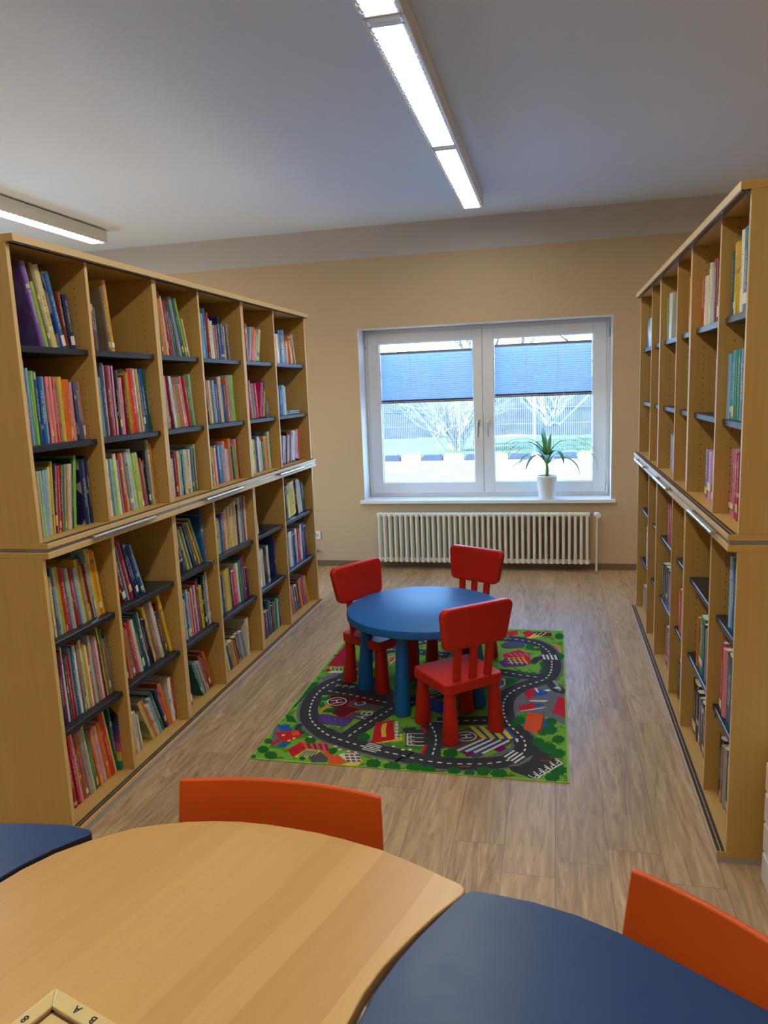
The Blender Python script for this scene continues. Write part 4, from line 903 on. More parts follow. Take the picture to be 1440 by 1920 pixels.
# ------------------------------------------------------------------ road rug
RUG = json.loads('''{"P":[["asphalt",2,[111,878,210,926,494,860,540,645,289,735,140,781]],["maroon",4,[155,734,328,741,445,693,465,635,293,673,296,612,389,580,341,545,311,469,240,517,242,575,180,627]],["asphalt2",4,[289,688,476,644,472,577,389,580,296,612]],["asphalt2",4,[341,545,455,546,426,458,387,466,315,477]],["grass",3,[119,737,181,737,173,673,180,627,242,598,246,517,176,493,148,563,139,653]],["leaf",4,[123,705,170,728,173,673,137,660]],["leaf",4,[136,621,154,647,185,590,158,571]],["leaf",4,[184,553,242,598,244,524,186,524]],["sand",4,[169,580,183,620,208,601,186,546,172,507]],["purple",4,[173,464,193,503,373,471,357,394,346,366,298,386,258,393,212,401]],["grass",3,[228,389,300,379,348,359,313,335,272,349]],["leaf",2,[7,891,40,922,48,853,29,701,24,576,8,529,13,667]],["leaf",2,[2,469,45,461,98,385,39,390]],["grassd",1,[98,385,208,281,189,228,136,208,129,110,52,110,51,208]],["kerbgrey",1,[2,303,2,371,69,274,82,127,44,145]],["blue",3,[5,344,57,358,103,299,49,278]],["blue",3,[82,127,98,178,142,172,123,127]],["red",4,[21,261,131,309,169,250,121,181,79,181,59,123,43,157,68,210]],["orange",5,[99,285,127,302,154,260,123,243]],["yellow",6,[64,249,79,254,84,237,70,232]],["yellow",6,[128,226,142,231,147,214,133,210]],["yellow",6,[113,199,127,204,132,187,118,183]],["asphalt2",2,[263,60,294,122,362,53,366,20,298,5]],["red",4,[147,101,184,190,230,125,196,39]],["orange",4,[184,190,312,196,384,73,379,33,306,124,230,125]],["yellow",5,[201,40,237,120,307,118,292,76,257,43]],["purple",5,[213,182,228,182,258,129,243,129]],["purple",5,[243,183,258,182,288,126,273,126]],["purple",5,[272,183,287,183,317,123,303,124]],["purple",5,[301,184,316,184,347,121,332,121]],["orange",4,[366,31,394,97,448,27,438,4,378,2]],["cream",4,[398,92,414,108,485,116,526,44,464,29]],["blue",5,[424,100,443,101,451,85,433,84]],["red",5,[436,75,454,75,462,60,444,59]],["purple",5,[447,50,466,50,473,35,456,35]],["red",5,[449,104,467,104,475,88,457,88]],["purple",5,[460,78,479,79,486,63,468,63]],["blue",5,[471,53,490,54,497,39,479,38]],["purple",5,[473,107,492,108,499,92,481,92]],["blue",5,[484,82,503,82,510,67,492,66]],["red",5,[495,57,514,57,521,42,503,42]],["yellow",5,[434,2,469,30,525,38,517,16,488,2]],["kerbgrey",1,[382,219,497,181,502,73,455,123]],["leaf",5,[56,93,65,81,58,73,59,59,47,60,40,52,29,61,17,62,11,76,2,85,2,97,2,111,7,115,10,127,23,121,33,125,42,113,54,107]],["leaf",5,[115,44,124,31,117,22,118,8,105,9,98,2,86,10,73,11,67,25,55,35,58,48,53,62,63,67,67,79,80,74,91,78,101,65,114,59]],["leaf",5,[23,19,27,13,24,9,24,2,18,3,15,2,9,3,3,4,2,10,2,15,2,21,2,27,2,30,2,35,6,33,11,35,16,29,22,26]],["leaf",5,[43,176,50,166,45,160,46,150,37,150,32,144,23,151,14,152,10,162,2,170,4,179,2,189,7,192,9,201,19,197,26,200,33,190,42,186]],["leaf",5,[499,285,507,270,499,260,498,245,485,246,477,236,465,247,453,248,448,264,437,276,442,290,438,306,449,311,454,325,467,318,479,322,487,308,500,301]],["leaf",5,[381,129,386,120,381,114,380,104,372,105,367,99,359,106,351,106,348,116,340,123,343,132,340,142,348,145,350,153,359,149,366,152,372,143,380,139]],["leaf",5,[608,40,615,25,606,15,605,2,591,2,582,2,570,2,556,2,552,19,540,30,546,44,542,60,554,66,560,79,574,73,586,78,595,63,608,56]],["leaf",5,[702,22,711,6,700,2,698,2,683,2,671,2,659,2,643,2,639,2,626,11,633,26,629,45,643,51,650,67,665,59,680,65,689,48,704,40]],["leaf",5,[772,33,777,22,770,15,769,4,759,5,752,2,745,6,735,6,733,18,725,26,729,35,727,47,736,51,741,60,750,56,759,59,764,49,773,44]],["leaf",5,[256,37,260,30,257,26,257,19,251,19,247,15,241,20,235,20,232,28,227,33,228,39,226,46,231,48,233,54,240,51,245,53,250,47,256,44]],["leaf",5,[249,218,257,205,250,196,250,182,239,183,231,174,220,184,208,185,203,199,192,210,196,222,191,237,201,241,205,253,217,247,228,252,236,238,249,232]],["leaf",5,[375,111,379,104,375,100,375,93,369,93,365,89,360,94,353,94,351,102,345,107,347,113,345,121,351,123,353,129,359,126,365,128,369,121,375,118]],["leaf",5,[799,37,806,22,796,12,794,2,781,2,771,2,760,2,747,2,744,16,733,27,739,41,736,57,748,62,755,76,768,69,780,74,788,59,800,53]],["leaf",5,[859,20,866,5,856,2,854,2,841,2,831,2,821,2,807,2,805,2,794,10,800,23,798,40,810,45,817,58,829,52,842,56,849,42,861,35]],["leaf",5,[966,31,972,18,963,10,960,2,949,2,940,2,931,2,920,2,918,12,909,22,915,34,913,48,924,53,930,65,941,59,952,63,958,50,968,45]],["leaf",5,[1096,50,1101,36,1091,26,1088,11,1075,12,1065,2,1055,13,1043,14,1041,30,1032,41,1038,54,1037,70,1049,75,1057,89,1069,83,1081,87,1087,73,1099,66]],["leaf",5,[1165,35,1170,20,1159,10,1156,2,1142,2,1131,2,1121,2,1108,2,1106,13,1097,25,1104,39,1103,56,1116,62,1124,76,1137,69,1150,74,1156,59,1168,52]],["leaf",5,[1029,20,1033,10,1026,3,1024,2,1015,2,1007,2,1001,2,992,2,990,5,983,13,988,22,987,34,996,37,1001,47,1009,42,1018,46,1023,36,1031,31]],["leaf",5,[935,182,941,166,931,156,928,139,915,140,904,130,894,142,880,143,878,160,867,172,874,187,871,205,884,210,891,225,905,218,918,222,925,207,937,199]],["leaf",5,[1319,354,1323,339,1313,330,1309,315,1298,315,1288,306,1280,317,1268,318,1268,334,1260,345,1267,359,1267,375,1278,380,1286,393,1296,387,1308,391,1312,377,1323,370]],["leaf",5,[1371,303,1376,284,1363,272,1357,252,1342,253,1329,242,1319,255,1304,257,1304,277,1294,292,1303,309,1303,330,1318,336,1328,354,1342,345,1357,351,1363,332,1376,323]],["leaf",5,[1410,252,1415,235,1402,224,1397,206,1383,207,1371,196,1362,209,1348,210,1348,229,1339,242,1348,258,1348,277,1362,282,1371,298,1384,291,1398,296,1403,279,1415,271]],["leaf",5,[1415,104,1420,87,1407,76,1402,58,1388,59,1376,49,1366,61,1352,62,1352,80,1343,93,1352,108,1352,127,1366,133,1376,148,1389,141,1403,146,1408,129,1420,122]],["leaf",5,[1386,39,1390,25,1379,16,1375,2,1363,2,1352,2,1344,3,1332,4,1332,19,1324,30,1331,43,1331,59,1344,63,1352,77,1363,70,1375,75,1379,61,1390,54]],["leaf",5,[1411,391,1414,376,1404,367,1400,351,1388,352,1378,343,1371,354,1359,355,1359,371,1352,383,1359,396,1359,413,1371,418,1378,431,1389,425,1401,429,1405,414,1415,407]],["leaf",5,[1377,485,1382,467,1370,455,1365,436,1351,438,1339,426,1330,440,1316,442,1316,461,1307,475,1315,492,1315,512,1329,518,1338,535,1351,527,1365,532,1370,514,1382,505]],["leaf",5,[1335,454,1339,441,1330,433,1327,420,1317,420,1308,412,1302,422,1292,423,1291,437,1285,447,1291,459,1291,473,1301,477,1307,489,1316,483,1326,487,1330,474,1338,468]],["leaf",5,[1224,569,1229,552,1218,542,1215,524,1202,526,1192,515,1183,528,1171,529,1170,547,1161,560,1168,575,1167,593,1180,599,1187,614,1199,606,1211,611,1216,594,1227,586]],["leaf",5,[1189,511,1192,503,1187,497,1185,489,1179,489,1173,484,1169,490,1163,491,1162,500,1158,506,1162,514,1161,522,1167,525,1171,532,1177,529,1183,531,1185,523,1191,519]],["leaf",5,[1425,1491,1426,1470,1418,1457,1413,1435,1401,1437,1390,1425,1382,1441,1369,1444,1369,1466,1361,1483,1369,1502,1369,1525,1382,1531,1390,1550,1402,1540,1414,1545,1419,1523,1426,1513]],["leaf",5,[1312,1319,1314,1310,1309,1305,1308,1296,1302,1297,1297,1292,1294,1298,1288,1299,1288,1309,1285,1316,1288,1323,1288,1333,1293,1335,1297,1343,1302,1339,1307,1341,1309,1332,1314,1328]],["leaf",5,[1305,1357,1307,1348,1302,1342,1300,1333,1295,1334,1290,1329,1286,1336,1281,1337,1281,1346,1277,1353,1280,1361,1280,1371,1286,1373,1289,1381,1294,1377,1300,1379,1302,1370,1306,1366]],["leaf",5,[1311,1244,1313,1234,1308,1229,1306,1219,1300,1220,1295,1215,1291,1222,1285,1223,1285,1233,1281,1240,1285,1248,1285,1258,1291,1261,1294,1269,1299,1265,1305,1267,1307,1258,1313,1253]],["leaf",5,[1260,1192,1262,1183,1258,1178,1256,1170,1251,1170,1246,1166,1243,1172,1237,1173,1237,1182,1233,1188,1237,1196,1236,1205,1242,1207,1245,1214,1250,1210,1255,1212,1257,1204,1262,1200]],["leaf",5,[1220,1196,1222,1187,1217,1182,1216,1174,1211,1174,1206,1170,1202,1176,1197,1177,1197,1186,1193,1192,1196,1200,1196,1209,1201,1211,1204,1218,1209,1215,1214,1217,1217,1208,1221,1204]],["leaf",5,[1178,1218,1181,1210,1176,1205,1175,1196,1169,1197,1165,1192,1161,1198,1156,1199,1155,1208,1151,1215,1155,1222,1154,1231,1159,1234,1163,1241,1168,1237,1173,1239,1175,1231,1180,1227]],["leaf",5,[1282,1600,1284,1588,1279,1581,1276,1569,1270,1571,1264,1564,1259,1573,1253,1574,1252,1587,1248,1596,1252,1606,1251,1619,1258,1622,1262,1632,1269,1627,1275,1630,1278,1618,1284,1612]],["leaf",5,[1250,1596,1253,1587,1248,1581,1246,1571,1240,1572,1235,1566,1231,1573,1226,1575,1225,1585,1221,1593,1225,1602,1225,1613,1230,1615,1234,1624,1239,1619,1245,1621,1247,1612,1252,1607]],["leaf",5,[1426,1865,1426,1843,1420,1830,1415,1807,1403,1810,1392,1797,1384,1814,1372,1817,1372,1841,1364,1859,1372,1878,1372,1903,1385,1908,1393,1928,1404,1917,1416,1922,1420,1900,1426,1889]],["leaf",5,[1238,1639,1242,1621,1233,1610,1230,1591,1220,1593,1211,1582,1203,1596,1193,1599,1192,1618,1185,1633,1191,1649,1190,1669,1201,1674,1207,1690,1217,1681,1227,1685,1232,1667,1241,1658]],["leaf",5,[1376,576,1380,561,1370,552,1366,536,1355,537,1346,528,1338,539,1327,541,1327,557,1319,569,1326,582,1326,599,1338,604,1345,617,1355,611,1366,615,1370,600,1380,593]],["brown",4,[113,28,152,34,156,21,118,15]],["brown",4,[620,38,657,43,660,31,623,25]],["brown",4,[856,16,905,22,906,11,858,4]],["brown",4,[1037,8,1085,14,1086,3,1039,2]],["brown",4,[1157,26,1205,32,1205,21,1158,14]],["brown",4,[958,73,1007,80,1008,68,959,61]],["brown",4,[1365,93,1412,99,1412,88,1365,81]],["brown",4,[1344,217,1394,223,1393,211,1345,204]],["brown",4,[1304,178,1352,184,1352,173,1304,165]],["cream",6,[203,250,219,252,224,238,208,235]],["cream",6,[352,173,368,176,372,162,356,160]],["cream",6,[383,148,398,150,402,137,386,135]],["cream",6,[426,137,441,139,445,126,430,124]],["cream",6,[462,131,477,133,481,120,465,118]],["cream",6,[624,213,639,215,642,201,627,199]],["cream",6,[674,187,690,190,692,176,677,174]],["cream",6,[707,192,722,194,725,181,710,179]],["red",4,[492,440,572,481,625,272,522,217]],["yellow",5,[528,431,549,445,561,363,579,296,557,293,537,366]],["cream",4,[585,466,602,469,639,286,624,284]],["grassm",2,[600,226,725,292,747,166,640,173]],["yellow",4,[635,336,649,338,661,277,533,219,552,237,645,287]],["asphalt",3,[640,401,701,422,711,365,648,357]],["grassm",2,[645,434,718,425,767,451,808,341,821,223,794,150,695,181]],["asphalt",3,[653,396,759,391,783,252,689,209]],["red",4,[725,419,743,422,766,367,753,359]],["red",4,[766,157,775,246,788,239,783,151]],["asphalt2",3,[854,227,910,394,971,467,1075,468,1184,346,1154,283,1093,239,1026,151,923,203]],["brown",4,[910,394,959,465,1040,344,911,213]],["asphalt2",5,[919,389,961,450,1028,348,915,225]],["yellow",5,[960,459,982,468,1056,352,1038,335]],["blue",4,[982,466,1007,452,1082,344,1056,352]],["yellow",5,[1006,465,1028,475,1096,358,1078,341]],["blue",4,[1028,472,1052,459,1121,349,1096,358]],["yellow",5,[1051,472,1074,481,1137,364,1119,347]],["blue",4,[1074,479,1098,465,1160,355,1137,364]],["yellow",5,[1097,478,1119,488,1177,370,1159,353]],["blue",4,[1119,485,1143,472,1200,361,1177,370]],["cream",5,[927,215,1037,347,1045,336,939,203]],["blue",4,[942,204,1046,334,1076,343,967,198]],["cream",5,[965,212,1077,348,1085,337,978,200]],["blue",4,[980,200,1086,335,1116,344,1005,195]],["cream",5,[1004,208,1117,349,1125,338,1016,196]],["blue",4,[1018,197,1126,336,1156,345,1043,191]],["cream",5,[1042,205,1156,350,1164,339,1054,193]],["plum",4,[950,207,1020,206,983,156]],["plum",4,[1086,256,1121,302,1156,260,1121,221]],["kerbgrey",4,[1087,171,1140,246,1191,300,1178,252,1129,183]],["kerbgrey",4,[1160,96,1214,147,1274,221,1260,164,1211,109]],["grass",3,[855,216,886,232,1015,150,866,144]],["white",5,[1185,365,1199,370,1203,337,1195,330]],["asphalt",6,[506,227,581,202,563,128,489,152]],["asphalt",6,[1185,253,1145,184,1207,123,1247,189]],["asphalt",6,[1291,1506,1304,1426,1398,1427,1387,1507]],["kerbgrey",2,[1146,727,1166,820,1229,955,1316,1058,1419,1046,1418,543,1333,625,1239,667,1192,647]],["asphalt",3,[1355,1106,1424,981,1420,916,1362,940,1323,1034]],["red",4,[1205,920,1266,985,1287,930,1263,880,1234,814]],["blue",4,[1261,959,1330,968,1331,904,1263,864]],["cream",5,[1257,983,1273,977,1287,922,1274,929]],["cream",5,[1234,814,1337,828,1319,803,1246,800]],["red",4,[1182,732,1259,787,1278,730,1191,675]],["cream",5,[1191,675,1326,744,1303,719,1197,669]],["blue",5,[1265,773,1307,790,1314,757,1278,738]],["red",4,[1386,880,1420,869,1420,630,1356,676]],["white",6,[1308,957,1330,973,1352,963,1330,944]],["white",6,[1358,997,1381,1013,1403,1002,1380,983]],["kerbgrey2",5,[1355,1097,1368,1107,1406,978,1393,952]],["orange",4,[1233,667,1318,643,1299,430,1222,470]],["blue",4,[1316,602,1374,589,1362,496,1307,450]],["brown",5,[1313,643,1321,637,1304,431,1296,436]],["grassd",1,[1157,628,1239,653,1222,476,1258,394,1192,511]],["asphalt",3,[1204,374,1271,347,1336,252,1403,159,1290,2,1188,59,1165,107,1213,179]],["red",4,[1048,1922,1125,1955,1129,1869,1069,1827]],["red",4,[1155,1909,1196,1963,1237,1893,1194,1805]],["yellow",5,[1186,1804,1237,1881,1284,1850,1217,1791]],["maroon",4,[1228,1941,1345,1929,1353,1857,1246,1846]],["asphalt2",2,[1026,1659,1082,1734,1173,1744,1185,1633,1105,1591,1046,1595]],["grass",3,[1184,1655,1273,1643,1290,1516,1228,1427,1173,1566]],["red",4,[1053,1489,1150,1574,1218,1508,1230,1367,1190,1304,1085,1311]],["purple",4,[1041,1345,1085,1430,1230,1348,1190,1295,1074,1271]],["kerbgrey",2,[1062,1140,1257,1120,1175,1015,1120,957,1083,936]],["leaf",3,[1098,1109,1191,1111,1137,1010,1100,971]],["yellow",4,[1059,1095,1092,1090,1104,1006,1075,952]],["blue",5,[1063,1078,1087,1072,1095,1004,1070,981]],["red2",3,[17,1162,25,1547,130,1186,112,1169]],["yellow",4,[38,1140,118,1150,135,1090,71,1082]],["red",5,[28,1076,32,1135,71,1082,54,1065]],["teal",5,[55,1135,71,1137,84,1093,68,1091]],["teal",5,[78,1138,94,1140,107,1096,91,1094]],["teal",5,[101,1141,118,1143,130,1099,114,1097]],["cream",5,[46,1064,69,1086,135,1090,141,1067,64,1054]],["kerbgrey",1,[27,974,93,1056,142,1062,155,1018,105,966,65,934]],["magenta",4,[2,1354,66,1374,72,1353,8,1330]],["blue",4,[688,741,763,751,850,695,860,594,788,592,728,634]],["orange",4,[701,798,731,794,732,770,706,771]],["leaf",3,[717,840,824,870,829,830,743,803]],["orange",4,[363,1345,397,1370,404,1319,388,1257]],["cream",3,[357,1355,399,1381,414,1310,394,1237]],["kerbgrey",3,[168,1540,216,1523,302,1148,258,1211]],["white",5,[198,1443,210,1442,218,1402,206,1403]],["white",5,[217,1365,229,1364,237,1325,225,1326]],["white",5,[236,1289,248,1288,255,1251,244,1251]],["purple",3,[319,993,364,1025,404,857,357,851]],["red",4,[671,1541,705,1595,721,1482,688,1500]]],"L":[["asphalt",2,105,0,[156,963,124,915,102,860,90,808,83,724,91,646,107,557,127,487,159,421,197,371,244,318,294,274,338,249,392,226,445,203,495,187,544,173,588,154,647,140,705,126,707,120,781,102,820,93,863,89,906,88,948,89,989,95,1031,101,1077,110,1122,128,1162,150,1197,187,1227,225,1238,272,1236,318,1227,365,1208,405,1190,440,1166,475,1146,518,1128,569,1113,650,1106,736,1108,797,1120,861,1147,928,1177,973,1220,1020,1265,1060,1297,1090,1322,1128,1341,1193,1351,1267,1353,1363,1348,1461,1336,1553,1317,1604,1295,1656,1257,1708,1218,1738,1173,1756,1118,1773,1064,1783]],["asphalt",2,100,0,[1064,1783,850,1752,620,1732,420,1582,250,1382,220,1132,156,963]],["kerbgrey",1,135,0,[156,963,124,915,102,860,90,808,83,724,91,646,107,557,127,487,159,421,197,371,244,318,294,274,338,249,392,226,445,203,495,187,544,173,588,154,647,140,705,126,707,120,781,102,820,93,863,89,906,88,948,89,989,95,1031,101,1077,110,1122,128,1162,150,1197,187,1227,225,1238,272,1236,318,1227,365,1208,405,1190,440,1166,475,1146,518,1128,569,1113,650,1106,736,1108,797,1120,861,1147,928,1177,973,1220,1020,1265,1060,1297,1090,1322,1128,1341,1193,1351,1267,1353,1363,1348,1461,1336,1553,1317,1604,1295,1656,1257,1708,1218,1738,1173,1756,1118,1773,1064,1783]],["asphalt",2,100,0,[135,797,210,777,283,759,357,732,429,707,513,679]],["asphalt",2,100,0,[396,276,426,364,464,456,505,546,545,639,710,782,820,882]],["asphalt",2,100,0,[620,1052,770,1082,1059,1194,1114,1183,1169,1162,1229,1148,1283,1137]],["asphalt",2,100,0,[796,496,842,505,900,518,964,530,1039,546,1126,558]],["asphalt",2,100,0,[760,477,788,415,813,342,824,270,825,200,826,138]],["asphalt",2,100,0,[227,1491,327,1485,373,1485,549,1467,667,1438,728,1430]],["asphalt",3,50,0,[1312,1447,1270,1452,1250,1389,1230,1348]],["asphalt",3,30,0,[120,374,116,333,135,296,169,269]],["white",5,9,1,[156,963,124,915,102,860,90,808,83,724,91,646,107,557,127,487,159,421,197,371,244,318,294,274,338,249,392,226,445,203,495,187,544,173,588,154,647,140,705,126,707,120,781,102,820,93,863,89,906,88,948,89,989,95,1031,101,1077,110,1122,128,1162,150,1197,187,1227,225,1238,272,1236,318,1227,365,1208,405,1190,440,1166,475,1146,518,1128,569,1113,650,1106,736,1108,797,1120,861,1147,928,1177,973,1220,1020,1265,1060,1297,1090,1322,1128,1341,1193,1351,1267,1353,1363,1348,1461,1336,1553,1317,1604,1295,1656,1257,1708,1218,1738,1173,1756,1118,1773,1064,1783]],["white",5,9,1,[1064,1783,850,1752,620,1732,420,1582,250,1382,220,1132,156,963]],["white",5,8,1,[135,797,210,777,283,759,357,732,429,707,513,679]],["white",5,8,1,[396,276,426,364,464,456,505,546,545,639,710,782,820,882]],["white",5,8,1,[620,1052,770,1082,1059,1194,1114,1183,1169,1162,1229,1148,1283,1137]],["white",5,8,1,[796,496,842,505,900,518,964,530,1039,546,1126,558]],["white",5,8,1,[760,477,788,415,813,342,824,270,825,200,826,138]],["white",5,8,1,[227,1491,327,1485,373,1485,549,1467,667,1438,728,1430]],["red",5,8,0,[321,740,294,620,389,580,360,569,316,473]],["blue",5,16,0,[203,469,262,381]],["blue",5,16,0,[237,466,285,380]],["blue",5,16,0,[271,464,307,379]],["blue",5,16,0,[304,462,330,378]],["blue",5,16,0,[338,459,352,377]],["magenta",6,6,0,[202,454,366,452]],["magenta",6,6,0,[211,425,374,423]],["magenta",6,6,0,[220,396,381,395]],["teal",6,9,0,[240,112,221,49]],["teal",6,9,0,[252,113,236,51]],["teal",6,9,0,[265,113,252,53]],["teal",6,9,0,[277,114,267,55]],["teal",6,9,0,[290,115,282,58]],["blue",5,6,0,[591,447,622,458]],["blue",5,6,0,[598,410,630,421]],["blue",5,6,0,[606,375,637,386]],["blue",5,6,0,[613,340,644,351]],["blue",5,6,0,[620,306,651,316]],["white",6,5,0,[674,347,751,356]],["white",6,5,0,[682,305,758,313]],["white",6,5,0,[690,263,765,272]],["white",6,5,0,[697,228,771,237]],["white",6,6,0,[671,347,694,228]],["white",8,7,0,[506,223,580,198]],["white",8,7,0,[502,208,577,183]],["white",8,7,0,[499,193,573,168]],["white",8,7,0,[495,178,569,154]],["white",8,7,0,[492,163,566,139]],["white",8,11,0,[1189,249,1148,180]],["white",8,11,0,[1205,233,1164,165]],["white",8,11,0,[1220,217,1180,150]],["white",8,11,0,[1236,201,1195,134]],["white",8,13,0,[1297,1506,1310,1426]],["white",8,13,0,[1321,1506,1333,1426]],["white",8,13,0,[1345,1506,1357,1426]],["white",8,13,0,[1369,1507,1380,1427]],["white",6,7,0,[1287,3,1401,162]],["white",6,6,0,[1287,3,1257,39]],["white",6,6,0,[1309,33,1278,71]],["white",6,6,0,[1332,65,1300,103]],["white",6,6,0,[1354,97,1323,135]],["white",6,6,0,[1377,129,1346,168]],["white",6,6,0,[1401,162,1369,202]],["cream",6,8,0,[1215,1843,1252,1919]],["cream",6,8,0,[1246,1846,1283,1923]],["cream",6,8,0,[1277,1849,1314,1926]],["blue",4,8,0,[1087,1655,1102,1725]],["blue",4,8,0,[1108,1657,1120,1727]],["blue",4,8,0,[1128,1660,1138,1729]],["blue",4,8,0,[1149,1662,1156,1731]],["blue",4,8,0,[1170,1664,1174,1733]],["yellow",6,8,0,[1089,1431,1123,1325]],["yellow",6,8,0,[1119,1434,1152,1329]],["yellow",6,8,0,[1149,1438,1181,1332]],["yellow",6,8,0,[1178,1441,1210,1336]],["yellow",6,6,0,[1086,1420,1192,1447]],["yellow",6,6,0,[1088,1380,1193,1407]],["yellow",6,6,0,[1091,1341,1195,1367]],["kerbgrey2",5,7,0,[1088,1509,1120,1455]],["kerbgrey2",5,7,0,[1120,1513,1152,1459]],["kerbgrey2",5,7,0,[1153,1517,1184,1462]],["kerbgrey2",5,7,0,[1185,1521,1216,1466]],["sand",4,20,0,[1361,1719,1390,1656,1404,1571]],["sand",4,20,0,[1208,1592,1229,1638,1221,1670]],["orange",6,8,0,[727,777,766,744,730,641]],["white",5,7,0,[681,901,728,940]],["white",5,7,0,[688,877,736,913]],["white",5,7,0,[696,853,743,886]],["white",5,7,0,[703,830,750,859]]],"T":[["H",224,664,60,116.8],["C",357,654,55,120.1],["A",404,496,55,86.4],["B",421,541,55,86.4],["H",956,356,55,108.3],["P",694,328,32,102.2],["P",702,288,32,102.2],["P",711,249,32,102.2],["P",1288,32,36,-125.6],["P",1310,64,36,-125.6],["P",1333,97,36,-125.6],["P",1356,131,36,-125.6],["P",1379,165,36,-125.6],["P",172,873,35,-6.6],["P",213,868,35,-6.6],["P",255,863,35,-6.6]],"R":[[224,664,50],[956,356,47]]}''')
RC = {'grass': (112, 168, 54), 'grassd': (70, 130, 40), 'grassm': (84, 140, 56), 'leaf': (36, 104, 42), 'asphalt': (62, 62, 66), 'asphalt2': (84, 84, 88), 'kerbgrey': (112, 112, 116), 'kerbgrey2': (150, 156, 162),
      'white': (226, 226, 220), 'cream': (224, 216, 190), 'maroon': (106, 28, 38), 'red': (200, 34, 48), 'red2': (178, 26, 58), 'orange': (222, 88, 44), 'yellow': (232, 204, 60), 'blue': (44, 92, 170), 'purple': (98, 56, 118),
      'plum': (120, 30, 96), 'magenta': (150, 30, 80), 'teal': (70, 116, 130), 'sand': (214, 140, 60), 'brown': (134, 74, 40), 'binding': (150, 200, 96)}
RK = list(RC); RM = []
for k_ in RK:
    m = mat('rug pile ' + k_, srgb(*RC[k_]), .92, .1); t = NT(m)
    n_ = t.noise(t.coord('Object'), 420, 2, .6); t.l(t.mix(t.math('MULTIPLY', n_, .35), srgb(*RC[k_]), tuple(c*.55 for c in srgb(*RC[k_])[:3])+(1,)), t.b.inputs['Base Color'])
    if k_.startswith('grass'): t.l(t.mix(t.math('GREATER_THAN', t.noise(t.coord('Object'), 16, 3, .6), .57), srgb(*RC[k_]), srgb(*[int(c*.78) for c in RC[k_]])), t.b.inputs['Base Color'])
    t.bump(n_, .25, .002); RM.append(m)
rug = MB(); RW, RH, RT = 1.428, 1.982, .0045
rug.box(0, RW, 0, RH, .0003, RT, RK.index('binding'))
rug.box(.008, RW-.008, .008, RH-.008, RT-.001, RT+.0001, RK.index('grass'))
def flatpoly(pts, col, z):
    b = len(rug.v); n = len(pts)
    a = sum(pts[i][0]*pts[(i+1) % n][1]-pts[(i+1) % n][0]*pts[i][1] for i in range(n))
    if a < 0: pts = pts[::-1]
    from mathutils.geometry import tessellate_polygon
    rug.v += [(x, y, z) for x, y in pts]
    for tri in tessellate_polygon([[Vector((x, y, 0)) for x, y in pts]]):
        p0, p1, p2 = (pts[i] for i in tri)
        ar = (p1[0]-p0[0])*(p2[1]-p0[1])-(p2[0]-p0[0])*(p1[1]-p0[1])
        tri = tri if ar > 0 else tri[::-1]
        rug.face([b+i for i in tri], RK.index(col))
ml = lambda v: [(v[i]/1000, v[i+1]/1000) for i in range(0, len(v), 2)]
def resample(pts, step):
    out = [Vector(pts[0])]
    for a, b in zip(pts, pts[1:]):
        a, b = Vector(a), Vector(b); n = max(1, int((b-a).length/step))
        for i in range(1, n+1): out.append(a+(b-a)*i/n)
    return out
def smoothp(pts, it=2):
    p = [Vector(q) for q in pts]
    for _ in range(it):
        q = [p[0]]
        for a, b in zip(p, p[1:]): q += [a*.75+b*.25, a*.25+b*.75]
        q.append(p[-1]); p = q
    return p
cnt = {}
def zl(l):
    cnt[l] = cnt.get(l, 0)+1
    return RT+.0001+l*.00012+cnt[l]*.0000006
def strip(pts, w, col, z, cut=True):
    for i in range(len(pts)-1):
        a, b = pts[i], pts[i+1]
        if (b-a).length < 1e-6: continue
        n0 = ((pts[i+1]-pts[max(i-1, 0)]).normalized()); n1 = ((pts[min(i+2, len(pts)-1)]-pts[i]).normalized())
        s0_ = Vector((-n0.y, n0.x))*w/2; s1_ = Vector((-n1.y, n1.x))*w/2
        q = [a-s0_, b-s1_, b+s1_, a+s0_]
        q = [(min(max(v.x, .008), RW-.008), min(max(v.y, .008), RH-.008)) for v in q]
        bb = len(rug.v); rug.v += [(x, y, z) for x, y in q]
        ar = sum(q[k][0]*q[(k+1) % 4][1]-q[(k+1) % 4][0]*q[k][1] for k in range(4))
        if abs(ar) < 1e-9: continue
        rug.face([bb, bb+1, bb+2, bb+3] if ar > 0 else [bb+3, bb+2, bb+1, bb], RK.index(col))
for c_, l_, v_ in RUG['P']: flatpoly(ml(v_), c_, zl(l_))
for c_, l_, w_, d_, v_ in RUG['L']:
    p = ml(v_)
    if len(p) > 3 and w_ > 8 and c_ != 'blue': p = smoothp(p)
    else: p = [Vector(q) for q in p]
    if d_:
        p = resample(p, .004); acc = 0; seg_ = []; z = zl(l_)
        for i, q in enumerate(p):
            ph = (acc % .044)
            if ph < .026: seg_.append(q)
            elif len(seg_) > 1: strip([seg_[0], (seg_[0]+seg_[-1])/2, seg_[-1]], w_/1000, c_, z); seg_ = []
            else: seg_ = []
            if i+1 < len(p): acc += (p[i+1]-q).length
    else: strip(p, w_/1000, c_, zl(l_))
